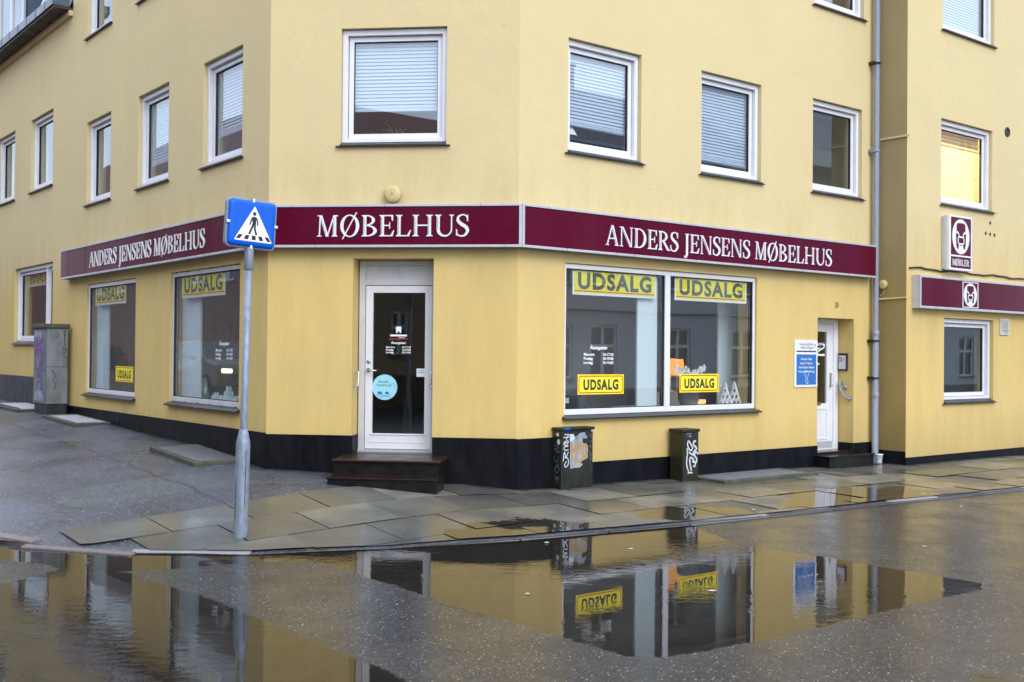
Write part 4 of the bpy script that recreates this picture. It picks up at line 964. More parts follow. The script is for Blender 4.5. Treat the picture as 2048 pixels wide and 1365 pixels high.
t2.ribbon(FR, [(5.50, 1.52), (5.53, 1.54), (5.585, 1.535), (5.59, 1.48), (5.565, 1.43), (5.59, 1.37), (5.56, 1.355), (5.53, 1.38), (5.535, 1.45), (5.50, 1.49), (5.50, 1.52)], .007, -.0196)
link('white_lettering', t2, M['white_film'], bs)
# intercom and grab rail in the street-door reveal
FV = Frame(FR.p(6.775 - .0006, 0, 0), -FR.Y * -1, FR.X)     # x runs into the recess, depth runs into the jamb
ic = thing('intercom', 'grey and black keypad intercom in the street door reveal', 'intercom', FV.p(.19, 0, 1.54))
link('body', MB().box(FV, .105, .265, -.035, -.001, 1.54, 1.815), M['darkmetal'], ic, bevel=.005)
link('faceplate', MB().box(FV, .118, .252, -.039, -.0355, 1.565, 1.78), M['chrome'], ic)
kb_ = MB()
for i in range(4):
    for j in range(3): kb_.box(FV, .185 + .02 * j, .197 + .02 * j, -.0415, -.0392, 1.68 + .02 * i, 1.692 + .02 * i)
link('key', kb_, M['darkmetal'], ic); link('indicator', MB().box(FV, .14, .165, -.0415, -.0392, 1.70, 1.735), M['led'], ic)
gr = MB().tube(catmull([FV.p(.22, -.002, 1.34).to_3d(), FV.p(.22, -.05, 1.34), FV.p(.20, -.06, 1.24), FV.p(.13, -.06, 1.13), FV.p(.065, -.05, 1.10), FV.p(.062, -.002, 1.10)], 6), .017, 10)
gr.lathe((.22, 1.34), [(.032, .001), (.032, .012)], 14, 'y', FV).lathe((.064, 1.10), [(.032, .001), (.032, .012)], 14, 'y', FV)
tag(link('grab_rail', gr, M['zinc'], origin=FV.p(.15, 0, 1.1)), 'curved grey grab rail beneath the keypad intercom', 'grab rail')
tag(link('door_stop', MB().lathe((.14, 1.275), [(.03, .001), (.03, .02), (.018, .035), (.018, .04)], 14, 'y', FV), M['zinc'], origin=FV.p(.14, 0, 1.25)), 'small round grey door stop beside curved grab rail', 'door stop')
def grab(F, x, z0, z1, label, g, y0=-.001, lean=.0):
    q = MB().tube(catmull([F.p(x, y0, z1), F.p(x, y0 - .05, z1), F.p(x + lean, y0 - .055, (z0 + z1) / 2), F.p(x + lean * 2, y0 - .05, z0), F.p(x + lean * 2, y0, z0)], 6), .011, 8)
    tag(link('door_grab_handle', q, M['chrome'], origin=F.p(x, 0, z0)), label, 'grab handle', g)
FCL = Frame(FC.p(1.0665, 0, 0), FC.Y, -FC.X); FCR = Frame(FC.p(2.0555, 0, 0), FC.Y, FC.X)
grab(FCL, .10, 1.345, 1.515, 'steel pull handle on the left reveal of corner door', 'pull handles of the corner door', lean=-.02)
grab(FCR, .17, 1.345, 1.515, 'steel pull handle on the right jamb of corner door', 'pull handles of the corner door', lean=-.02)

# ------------------------------------------------------------------ steps
st1 = thing('door_step', 'two black tiled steps with brown rusty tread below the corner door', 'steps', FC.p(1.65, -.5, .25))
link('upper_step', MB().box(FC, 1.02, 2.255, -.60, -.0145, .05, .492).box(FC, 1.0665, 2.0555, -.0144, .24, .35, .49), M['stepface'], st1)
tr = MB(); k = 0
P8 = [FC.p(x, y, z) for x, y, z in ((1.0, -.63, .494), (2.275, -.63, .494), (2.275, -.016, .494), (1.0, -.016, .494), (1.0, -.63, .520), (2.275, -.63, .520), (2.275, -.016, .532), (1.0, -.016, .532))]
tr.v += P8
for f in ((0, 3, 2, 1), (4, 5, 6, 7), (0, 1, 5, 4), (1, 2, 6, 5), (2, 3, 7, 6), (3, 0, 4, 7)): tr.f.append(f); tr.sm.append(False)
tr.box(FC, 1.068, 2.054, -.0155, .248, .494, .5362)
link('tread', tr, M['tread'], st1, bevel=.006)
link('lower_step', MB().box(FC, 1.075, 2.315, -1.04, -.6002, .0, .343), M['stepface'], st1)
tl = MB()
for i in range(11): tl.box(FC, 1.063 + .1145 * i, 1.063 + .1145 * i + .110, -1.06, -.6004, .3432, .362)
link('tile_edge', tl, M['tile'], st1, bevel=.003)
st2 = thing('door_step', 'single black tiled step at the street door beside drainpipe', 'step', FR.p(6.3, -.15, .08))
link('riser', MB().box(FR, 5.79, 6.93, -.265, -.0145, -.05, .238).box(FR, 5.8405, 6.7745, -.0144, .27, .1, .237), M['stepface'], st2)
tl = MB()
for i in range(8): tl.box(FR, 5.775 + .147 * i, 5.775 + .147 * i + .143, -.283, -.0146, .2382, .262)
tl.box(FR, 5.842, 6.773, -.0145, .274, .2621, .303)
link('tile_edge', tl, M['tile'], st2, bevel=.003)

# ------------------------------------------------------------------ posters, stickers, opening hours
def poster(F, x0, x1, z0, z1, y, label, tilt=0.0):
    root = thing('sale_poster', label, 'poster', F.p((x0 + x1) / 2, y, z0), 'large yellow sale posters hung inside the shop windows')
    link('paper', MB().box(F, x0, x1, y + .003, y + .006, z0, z1), M['white_paper'], root)
    link('yellow_field', MB().box(F, x0 + .028, x1 - .028, y + .001, y + .0029, z0 + .028, z1 - .002), M['yellow_paper'], root)
    h = z1 - z0; t1 = MB(); t1.text(F, 'UDSALG', (x0 + x1) / 2, z0 + h * .25, h * .62, y + .0008, .0006, 'CENTER', .04, (x1 - x0) * .88, gap=1.16)
    link('lettering', t1, M['ink_grey'], root)
    link('red_line', MB().box(F, x0 + .03, x1 - .03, y + .0004, y + .0009, z0 + h * .13, z0 + h * .17), M['red'], root)
poster(FR, .93, 2.41, 2.505, 2.835, .0665, 'large yellow UDSALG poster in the left pane of the twin shop window')
poster(FR, 2.77, 4.26, 2.505, 2.835, .0665, 'large yellow UDSALG poster in the right pane of the twin shop window')
poster(FL, -2.91, -1.41, 2.505, 2.83, .0665, 'large yellow UDSALG poster in the shop window behind the crossing sign post')
poster(FL, -6.76, -5.24, 2.515, 2.835, .0665, 'large yellow UDSALG poster in the narrow left shop window')
poster(FL, -11.58, -10.09, 3.04, 3.335, .22, 'large yellow UDSALG poster behind the grey cabinet, far left')
def sticker(F, x0, x1, z0, z1, y, label):
    root = thing('sale_sticker', label, 'sticker', F.p((x0 + x1) / 2, y, z0), 'small yellow sale stickers on the glass')
    link('yellow_field', MB().box(F, x0, x1, y - .001, y - .0002, z0, z1), M['yellow_paper'], root)
    b = .022; rg = MB(); r = .03
    o = [(x0 + b + r - r * math.cos(t), z0 + b + r - r * math.sin(t)) for t in np.linspace(0, math.pi / 2, 5)] + [(x1 - b - r + r * math.sin(t), z0 + b + r - r * math.cos(t)) for t in np.linspace(0, math.pi / 2, 5)] + [(x1 - b - r + r * math.cos(t), z1 - b - r + r * math.sin(t)) for t in np.linspace(0, math.pi / 2, 5)] + [(x0 + b + r - r * math.sin(t), z1 - b - r + r * math.cos(t)) for t in np.linspace(0, math.pi / 2, 5)]
    rg.ribbon(F, o + [o[0]], .013, y - .0013, False); link('red_border', rg, M['red'], root)
    h = z1 - z0; t1 = MB(); t1.text(F, 'UDSALG', (x0 + x1) / 2, z0 + h * .25, h * .5, y - .0013, .0006, 'CENTER', .045, (x1 - x0) * .76, gap=1.16); link('lettering', t1, M['ink'], root)
sticker(FR, 1.02, 1.82, 1.252, 1.505, .0595, 'small yellow UDSALG sticker under opening hours, left pane of twin window')
sticker(FR, 2.867, 3.664, 1.252, 1.505, .0595, 'small yellow UDSALG sticker in front of the white orchid')
sticker(FL, -5.66, -4.84, 1.252, 1.50, .0595, 'small yellow UDSALG sticker low in the narrow left shop window')
def hours(F, xa, xb, zt, y, label, k=1.0, logo=False):
    root = thing('opening_hours', label, 'window lettering', F.p((xa + xb) / 2, y, zt - .2 * k), 'opening hours lettered in white on glass')
    w_ = xb - xa; t1 = MB(); c = (xa + xb) / 2
    t1.text(F, 'Åbningstider', c - .0, zt - .048 * k, .045 * k, y, .0006, 'CENTER', .03, w_ * .60)
    for i, (a, b) in enumerate((('Man-tors', '10-17.30'), ('Fredag', '10-19.00'), ('Lørdag', '10-14.00'))):
        z = zt - (.13 + .052 * i) * k; t1.text(F, a, xa, z, .036 * k, y, .0006, 'LEFT', .03, w_ * (.36, .30, .30)[i]); t1.text(F, b, xb, z, .036 * k, y, .0006, 'RIGHT', .03, w_ * .35)
    link('lettering', t1, M['white_film'], root)
    if logo:
        lo = [(-.032, -.04), (-.012, -.04), (-.012, -.02), (.012, -.02), (.012, -.04), (.032, -.04), (.034, .03), (.026, .04), (-.026, .04), (-.034, .03)]
        link('logo', MB().prism(F, [(c + a, zt + .145 + b) for a, b in lo], y - .0012, y - .0004).box(F, c - .105, c + .105, y - .0012, y - .0004, zt + .063, zt + .085).text(F, 'møbelhus', c + .04, zt + .043, .014, y, .0006, 'CENTER', .02), M['white_film'], root)
        link('red_line', MB().box(F, c - .12, c + .12, y - .0012, y - .0004, zt + .026, zt + .036), M['red'], root)
hours(FR, 1.12, 1.63, 1.872, .0595, 'white opening hours lettering above a yellow sticker in twin shop window', 1.0)
hours(FL, -1.67, -1.135, 1.885, .0595, 'white opening hours lettering on window beside the crossing sign post', 1.02)
hours(FC, 1.415, 1.725, 1.895, .2895, 'white opening hours lettering with small chair logo on the corner door', .62, True)
rs = thing('round_sticker', 'round pale blue finance sticker on the corner door glass', 'sticker', FC.p(1.403, .289, 1.17))
link('disc', MB().lathe((1.403, 1.33), [(.157, -.2895), (.157, -.2885)], 40, 'y', FC), M['cyan'], rs)
t1 = MB(); t1.text(FC, 'Rentefri', 1.39, 1.385, .032, .2883, .0005, 'CENTER', .0, .13); t1.text(FC, 'finansiering*', 1.40, 1.343, .032, .2883, .0005, 'CENTER', 0, .19)
link('lettering', t1, M['ink'], rs)
t2 = MB().box(FC, 1.315, 1.37, .2875, .2883, 1.245, 1.275).box(FC, 1.41, 1.455, .2875, .2883, 1.245, 1.275)
t2.ribbon(FC, [(1.29, 1.23), (1.35, 1.236), (1.42, 1.228), (1.49, 1.24)], .006, .288).ribbon(FC, [(1.33, 1.20), (1.40, 1.215), (1.48, 1.205)], .006, .288)
for a, b in ((1.50, 1.37), (1.53, 1.355), (1.515, 1.33), (1.538, 1.30)): t2.box(FC, a, a + .012, .2875, .2883, b, b + .01)
link('picture', t2, M['blue_sign'], rs)
cn = thing('door_card', 'small pale card stuck at the right edge of corner door glass', 'card', FC.p(1.85, .289, 1.46))
link('card', MB().box(FC, 1.80, 1.904, .2885, .2895, 1.463, 1.565), M['panelboard'], cn)
link('print', MB().box(FC, 1.815, 1.89, .2878, .2884, 1.515, 1.522).box(FC, 1.84, 1.89, .2878, .2884, 1.54, 1.546), M['ink_grey'], cn)
# ------------------------------------------------------------------ utility cabinets
def px_map(F, x0, z0, ax, az, ox, oz): return lambda pts: [(x0 + (a - ox) * ax, z0 - (b - oz) * az) for a, b in pts]
GC = 'street cabinets against the wall'
cz = gzp(FL.p(-7.9, -.4, 0)) - .02
c1 = thing('utility_cabinet', 'tall pale grey cabinet with mossy lid and purple graffiti, far left', 'cabinet', FL.p(-8.2, -.25, cz), GC)
link('body', MB().box(FL, -8.63, -7.80, -.43, -.07, .80, 2.135), M['grey_cab'], c1, bevel=.006)
link('base', MB().box(FL, -8.61, -7.82, -.41, -.08, cz - .08, .7999), M['plinth_grey'], c1)
lid = MB().box(FL, -8.67, -7.765, -.465, -.045, 2.1355, 2.215); link('lid', lid, M['moss'], c1, bevel=.02)
sm_ = MB().box(FL, -8.625, -7.7985, -.4318, -.4302, 1.395, 1.402); FE = Frame(FL.p(-7.80, 0, 0), FL.Y, -FL.X)
sm_.box(FE, -.428, -.072, -.0018, -.0002, 1.45, 1.458).box(FL, -7.85, -7.842, -.4318, -.4302, .82, 2.12); link('seam', sm_, M['gap'], c1)
gq = MB()
for pts in ([(-8.58, 1.95), (-8.5, 1.6), (-8.42, 1.95), (-8.34, 1.62), (-8.25, 1.95)], [(-8.1, 1.93), (-8.2, 1.75), (-8.05, 1.62), (-8.0, 1.9), (-8.15, 1.95)], [(-8.5, 1.55), (-8.35, 1.3), (-8.2, 1.55), (-8.1, 1.35), (-8.0, 1.6), (-8.1, 1.45)], [(-8.4, 1.25), (-8.2, 1.3), (-8.1, 1.1), (-8.3, 1.0), (-8.35, 1.15), (-8.2, 1.2)], [(-8.3, .98), (-8.15, 1.02), (-8.05, 1.12)], [(-8.55, 1.9), (-8.3, 1.85), (-8.05, 1.9)], [(-8.5, 1.45), (-8.45, 1.7), (-8.2, 1.75), (-8.05, 1.7)]):
    gq.ribbon(FL, pts, .045, -.4322 - .0004 * len(gq.f) / 100)
link('graffiti', gq, M['spray_purple'], c1)
g2 = MB(); g2.ribbon(FE, [(-.15, 2.08), (-.13, 2.0), (-.11, 2.08), (-.14, 2.10), (-.13, 1.9), (-.12, 1.82)], .012, -.0025).ribbon(FE, [(-.10, 1.85), (-.16, 1.78), (-.09, 1.75), (-.15, 1.68), (-.10, 1.62)], .010, -.003).ribbon(FE, [(-.16, 1.72), (-.10, 1.80)], .008, -.0035).ribbon(FE, [(-.30, 2.02), (-.27, 1.97), (-.24, 2.03), (-.29, 2.05)], .008, -.002)
g2.ribbon(FE, [(-.34, 1.40), (-.28, 1.30), (-.32, 1.22), (-.27, 1.15), (-.31, 1.05)], .010, -.0025)
link('graffiti', g2, M['spray_black'], c1)
link('poster_scrap', MB().prism(FL, [(-8.55, 1.98), (-8.1, 1.96), (-8.05, 2.08), (-8.3, 2.10), (-8.52, 2.09)], -.4345, -.434), M['spray_grey'], c1)
link('poster_scrap', MB().prism(FL, [(-8.55, .85), (-8.0, .85), (-8.02, 1.0), (-8.3, 1.05), (-8.5, .98)], -.4345, -.434), M['spray_grey'], c1)

z0 = gzp(FR.p(.8, -.2, 0))
c2 = thing('utility_cabinet', 'low dark green cabinet with grey smear and orange graffiti, below the left shop pane', 'cabinet', FR.p(.8, -.1, z0), GC)
link('body', MB().box(FR, .553, 1.065, -.182, -.0155, z0 - .03, .835), M['green_cab'], c2, bevel=.005)
link('lid', MB().box(FR, .535, 1.083, -.20, -.0156, .8352, .868), M['green_cab'], c2, bevel=.006)
link('seam', MB().box(FR, .56, 1.06, -.1838, -.1822, .205, .212), M['gap'], c2)
link('knob', MB().lathe((.61, .235), [(.010, .181), (.010, .187)], 10, 'y', FR).lathe((1.01, .235), [(.010, .181), (.010, .187)], 10, 'y', FR), M['gap'], c2)
link('sticker', MB().box(FR, .585, .68, -.2015, -.2002, .842, .864), M['sign_blue'], c2)
q = px_map(FR, .553, .83, .00094, .00071, 270, 240)
link('paint_smear', MB().prism(FR, q([(415, 300), (470, 302), (490, 350), (540, 330), (590, 285), (670, 280), (690, 340), (715, 352), (700, 390), (640, 380), (630, 440), (640, 460), (700, 490), (725, 540), (722, 640), (728, 720), (690, 745), (640, 760), (600, 800), (640, 830), (590, 880), (500, 878), (420, 895), (412, 750), (418, 600)]), -.1834, -.1830), M['spray_grey'], c2)
g3 = MB()
for pts, wd in (([(445, 450), (448, 560), (452, 745)], .030), ([(575, 470), (520, 490), (500, 560), (545, 580), (592, 530), (585, 480)], .030), ([(515, 590), (520, 730), (570, 785), (620, 740), (640, 640)], .028), ([(640, 485), (700, 500), (715, 590), (690, 680), (650, 690), (632, 600), (640, 500)], .028)): g3.ribbon(FR, q(pts), wd, -.1838 - .0004 * len(g3.f) / 60)
link('graffiti', g3, M['spray_orange'], c2)
g4 = MB()
for pts in ([(318, 302), (398, 305)], [(386, 300), (370, 350), (345, 395)], [(303, 352), (392, 350)], [(315, 450), (385, 440), (368, 412), (318, 430), (310, 470), (345, 488), (380, 475)], [(382, 505), (330, 508), (308, 540), (340, 572), (386, 560)], [(298, 755), (318, 600), (345, 690), (384, 600)], [(318, 690), (375, 710), (388, 800), (345, 855), (322, 820), (352, 760)]): g4.ribbon(FR, q(pts), .0125, -.1845 - .0004 * len(g4.f) / 60)
g4.prism(FR, q([(405, 300), (475, 300), (497, 370), (470, 405), (412, 432)]), -.1842, -.1836).prism(FR, q([(780, 240), (828, 240), (828, 268), (785, 270)]), -.1842, -.1836)
FS = Frame(FR.p(.553, 0, 0), -FR.Y, FR.X); q2 = px_map(FS, .0155, .83, .00111, .00071, 120, 240)
for cx, cz_, rx, rz in ((205, 305, 25, 32), (222, 430, 26, 48)): g4.prism(FS, q2([(cx + rx * math.cos(t), cz_ + rz * math.sin(t)) for t in np.linspace(0, 6.28, 12, endpoint=False)]), -.0016, -.0006)
link('graffiti', g4, M['spray_white'], c2)
g5 = MB()
for pts in ([(800, 308), (765, 345), (802, 372)], [(755, 442), (802, 432), (800, 398)], [(775, 498), (752, 530), (802, 540), (800, 508)], [(765, 585), (752, 645), (802, 645)], [(752, 690), (802, 682), (760, 745), (800, 765)]): g5.ribbon(FR, q(pts), .007, -.1840)
for pts in ([(150, 480), (230, 520), (160, 560), (235, 590), (170, 620)], [(160, 660), (150, 740), (210, 770), (215, 680)], [(230, 800), (160, 900), (200, 960), (235, 880), (170, 830)], [(160, 1010), (240, 1080)], [(165, 1080), (240, 1020)], [(205, 1020), (205, 1150)], [(165, 250), (150, 320)]): g5.ribbon(FS, q2(pts), .007, -.0012)
link('graffiti', g5, M['spray_faint'], c2)

z0 = gzp(FR.p(2.7, -.3, 0))
c3 = thing('utility_cabinet', 'slim dark olive cabinet with bold white scrawl, below the right shop pane', 'cabinet', FR.p(2.72, -.2, z0), GC)
link('body', MB().box(FR, 2.566, 2.866, -.292, -.06, z0 - .03, .745), M['brown_cab'], c3, bevel=.004)
link('lid', MB().box(FR, 2.552, 2.88, -.308, -.045, .7452, .785), M['brown_cab'], c3, bevel=.006)
link('seam', MB().box(FR, 2.58, 2.85, -.2938, -.2922, .15, .154).box(FR, 2.58, 2.85, -.2938, -.2922, .215, .219), M['gap'], c3)
q = px_map(FR, 2.566, .76, .00107, .00066, 360, 210)
link('sticker', MB().box(FR, 2.612, 2.735, -.2935, -.2922, .665, .745), M['ink'], c3)
link('sticker', MB().box(FR, 2.79, 2.835, -.2935, -.2922, .70, .735), M['ink'], c3)
t1 = MB().box(FR, 2.625, 2.73, -.2945, -.2937, .722, .728).box(FR, 2.68, 2.72, -.2945, -.2937, .685, .70); link('print', t1, M['spray_grey'], c3)
g3 = MB()
for pts, wd in (([(460, 395), (440, 450), (452, 530), (490, 600), (530, 560), (500, 480), (462, 405)], .022), ([(592, 415), (552, 430), (548, 490), (602, 560), (565, 620), (545, 665), (600, 765), (600, 835), (545, 832), (530, 800)], .026), ([(465, 628), (540, 690), (596, 640), (632, 680)], .022), ([(430, 548), (440, 650), (430, 740), (425, 850), (440, 950), (462, 1015)], .022), ([(512, 1005), (492, 900), (480, 800), (490, 745), (530, 760), (560, 830)], .025), ([(545, 905), (568, 925), (588, 860)], .022), ([(445, 1042), (530, 1042)], .020)): g3.ribbon(FR, q(pts), wd, -.2936 - .0004 * len(g3.f) / 60)
link('graffiti', g3, M['spray_white'], c3)

# ------------------------------------------------------------------ light wells
def light_well(F, x0, x1, y0, y1, label, snow=False, rim=.09, lift=.045, drop=None):
    gzf = lambda x: gzp(F.p(x, (y0 + y1) / 2, 0)) + lift
    za, zb = gzf(x0), gzf(x1); zf = lambda x: za + (zb - za) * (x - x0) / (x1 - x0)
    root = thing('light_well', label, 'light well', F.p((x0 + x1) / 2, (y0 + y1) / 2, za), 'cellar light wells along the wall')
    o = [(x0, y0), (x1, y0), (x1, y1), (x0, y1)]; i_ = [(x0 + rim, y0 + rim), (x1 - rim, y0 + rim), (x1 - rim, y1 - .03), (x0 + rim, y1 - .03)]
    cb = MB(); cb.v += [F.p(x, y, zf(x)) for x, y in o] + [F.p(x, y, zf(x)) for x, y in i_] + [F.p(x, y, zf(x) - .3) for x, y in o] + [F.p(x, y, zf(x) - .3) for x, y in i_]
    for a in range(4):
        b = (a + 1) % 4
        for f in ((a, b, 4 + b, 4 + a), (a, 8 + a, 8 + b, b), (4 + a, 4 + b, 12 + b, 12 + a)): cb.f.append(f); cb.sm.append(False)
    link('curb', cb, M['concrete'], root, bevel=.012)
    pit = MB(); pit.quad([F.p(x, y, zf(x) - .28) for x, y in i_]); link('pit', pit, M['gap'], root)
    gt = MB(); x = i_[0][0] + .01
    def bar(ax, ay, bx, by, w, h):
        d = Vector((bx - ax, by - ay)).normalized(); n_ = Vector((-d.y, d.x)) * w / 2; P = [(ax - n_.x, ay - n_.y), (bx - n_.x, by - n_.y), (bx + n_.x, by + n_.y), (ax + n_.x, ay + n_.y)]
        k = len(gt.v); gt.v += [F.p(px, py, zf(px) - .03) for px, py in P] + [F.p(px, py, zf(px) - .03 + h) for px, py in P]
        for f in ((0, 3, 2, 1), (4, 5, 6, 7), (0, 1, 5, 4), (1, 2, 6, 5), (2, 3, 7, 6), (3, 0, 4, 7)): gt.f.append(tuple(k + t for t in f)); gt.sm.append(False)
    while x < i_[1][0]: bar(x, i_[0][1], x, i_[3][1], .006, .026); x += .034
    y = i_[0][1] + .01
    while y < i_[3][1]: bar(i_[0][0], y, i_[1][0], y, .005, .024); y += .034
    gt.quad([F.p(px, py, zf(px) - .004) for px, py in i_]) if False else None
    link('grate', gt, M['grate'], root)
    if snow:
        sn = MB(); nx, ny = 40, 14; k = len(sn.v)
        for a in range(ny + 1):
            for b in range(nx + 1):
                px = i_[0][0] + (i_[1][0] - i_[0][0]) * b / nx; py = i_[0][1] + (i_[3][1] - i_[0][1]) * a / ny
                e = min(b, nx - b, a * 2 + 2, ny + 2 - a)
                sn.v.append(F.p(px + random.uniform(-.01, .01), py, zf(px) - .012 + min(e, 3) * .006 * snow + random.uniform(0, .012) * snow))
        for a in range(ny):
            for b in range(nx): sn.f.append((k + a * (nx + 1) + b, k + a * (nx + 1) + b + 1, k + (a + 1) * (nx + 1) + b + 1, k + (a + 1) * (nx + 1) + b)); sn.sm.append(True)
        link('hail_cover', sn, M['snow'] if snow != .5 else M['slush'], root)
light_well(FL, -2.08, -.55, -.68, -.016, 'cellar light well with dark open grate, right behind the crossing sign post')
light_well(FL, -7.45, -5.62, -.60, -.016, 'whitened cellar light well between the grey cabinet and narrow shop window', .35)
light_well(FL, -10.7, -8.85, -.64, -.016, 'cellar light well heaped with white hail, left of the grey cabinet', 1.3)
light_well(FR, 2.93, 4.95, -.70, -.016, 'wide cellar light well covered in grey slush, right of the olive cabinet', .5, rim=.085)

# ------------------------------------------------------------------ pedestrian crossing sign
class Frame3(Frame):
    def __init__(s, O, X, Yin, Z): s.O, s.X, s.Y, s.Z = O.copy(), X.copy(), Yin.copy(), Z.copy()
    def p(s, x, y, z): return s.O + s.X * x + s.Y * y + s.Z * z
pz = gzp(Vector((-2.473, 10, 0)))
PB = Vector((-2.462, 10.0, pz)); PT = Vector((-2.412, 10.0, 2.70)); pd = (PT - PB).normalized()
rsn = thing('road_sign', 'blue pedestrian crossing sign on a leaning galvanised post at the kerb', 'road sign', PB)
def ltube(mb, prof, n=20):
    ax = pd; e1 = ax.cross(Vector((0, 1, 0))).normalized(); e2 = ax.cross(e1); k = len(mb.v)
    for r, h in prof:
        for i in range(n): t_ = 2 * math.pi * i / n; mb.v.append(PB + ax * h + (e1 * math.cos(t_) + e2 * math.sin(t_)) * r)
    for a in range(len(prof) - 1):
        for i in range(n): j = (i + 1) % n; mb.f.append((k + a * n + i, k + a * n + j, k + (a + 1) * n + j, k + (a + 1) * n + i)); mb.sm.append(True)
    mb.f.append(tuple(k + (len(prof) - 1) * n + i for i in range(n))); mb.sm.append(False); return mb
Lp = (PT - PB).length
link('base_sleeve', ltube(MB(), [(.064, -.25), (.064, .86), (.060, .885), (.040, .975), (.033, .99)]), M['galv'], rsn)
link('post', ltube(MB(), [(.0318, .95), (.0318, Lp)]), M['galv'], rsn)
link('socket', ltube(MB(), [(.037, Lp - .20), (.041, Lp - .195), (.041, Lp - .02), (.036, Lp + .02)]), M['zinc'], rsn)
dr = MB(); e1 = pd.cross(Vector((0, 1, 0))).normalized()
FPst = Frame3(PB, -e1, Vector((0, 1, 0)), pd)
for x_, a, b in ((.042, .30, .80), (-.045, .18, .52)): dr.box(FPst, x_ - .002, x_ + .002, -.0475 if x_ < 0 else -.051, -.03, a, b)
link('hatch_line', dr, M['gap'], rsn)
th_ = R_(-2.9); nS = Vector((.60, -.80, 0)).normalized(); xS = Vector((-nS.y, nS.x, 0)); zS = Vector((0, 0, 1))
Xs = xS * math.cos(th_) + zS * math.sin(th_); Zs = zS * math.cos(th_) - xS * math.sin(th_)
FP = Frame3(Vector((-2.402, 10.0, 2.918)) , Xs, -nS, Zs)
def rrect(w, h, r, n=6):
    o = []
    for cx, cz_, a0 in ((w / 2 - r, h / 2 - r, 0), (-w / 2 + r, h / 2 - r, 90), (-w / 2 + r, -h / 2 + r, 180), (w / 2 - r, -h / 2 + r, 270)):
        o += [(cx + r * math.cos(R_(a0 + 90 * i / n)), cz_ + r * math.sin(R_(a0 + 90 * i / n))) for i in range(n + 1)]
    return o
SW, SHH = .485, .452
link('casing', MB().prism(FP, rrect(SW, SHH, .05), -.018, .035), M['galv'], rsn, bevel=.006)
fb = MB(); prof = [(SW - .030, SHH - .030, .036, -.0185), (SW - .034, SHH - .034, .036, -.030), (SW - .046, SHH - .046, .035, -.040), (SW - .075, SHH - .075, .035, -.047), (SW - .12, SHH - .12, .03, -.049)]
k = 0; m_ = None
for w_, h_, r_, y_ in prof:
    L_ = rrect(w_, h_, r_); m_ = len(L_); fb.v += [FP.p(x, y_, z) for x, z in L_]
for a in range(len(prof) - 1):
    for i in range(m_): j = (i + 1) % m_; fb.f.append((a * m_ + i, a * m_ + j, (a + 1) * m_ + j, (a + 1) * m_ + i)); fb.sm.append(True)
fb.f.append(tuple((len(prof) - 1) * m_ + i for i in range(m_))); fb.sm.append(False)
link('blue_face', fb, M['sign_blue'], rsn, fix=True)
cl = MB()
for x, z, hx, hz in ((0, SHH / 2 - .012, .011, .016), (0, -SHH / 2 + .012, .011, .016), (-SW / 2 + .012, 0, .016, .011), (SW / 2 - .012, 0, .016, .011)): cl.box(FP, x - hx, x + hx, -.045, -.0185, z - hz, z + hz)
link('clip', cl, M['chrome'], rsn)
tx = .012
link('triangle', MB().prism(FP, [(tx - .178, -.150), (tx - .178, -.162), (tx + .178, -.162), (tx + .178, -.150), (tx + .003, .158), (tx - .003, .158)], -.0500, -.0492), M['white_film'], rsn)
pg = MB(); yk = -.0506
pg.prism(FP, [(tx + .017 * math.cos(t), .092 + .018 * math.sin(t)) for t in np.linspace(0, 6.28, 14, endpoint=False)], yk, -.0501)
pg.prism(FP, [(tx - .012, .066), (tx + .012, .066), (tx + .022, .058), (tx + .019, -.002), (tx - .016, -.002), (tx - .022, .055)], yk, -.0501)
for pts, wd in (([(tx - .018, .058), (tx - .032, .022), (tx - .040, -.012)], .013), ([(tx + .018, .056), (tx + .033, .026), (tx + .034, -.014)], .013), ([(tx - .006, .002), (tx - .022, -.045), (tx - .044, -.098)], .019), ([(tx + .008, .002), (tx + .010, -.045), (tx + .028, -.100)], .019)): pg.ribbon(FP, pts, wd, yk - .0001)
for x in (-.136, -.064, .004, .072, .140):
    s_ = x * .10; w_ = .019; pg.prism(FP, [(tx + x - w_ + s_, -.148), (tx + x + w_ + s_, -.148), (tx + x + w_ - 1.2 * s_ * .9, -.108), (tx + x - w_ - 1.2 * s_ * .9, -.108)], yk, -.0501)
link('pictogram', pg, M['sign_black'], rsn)

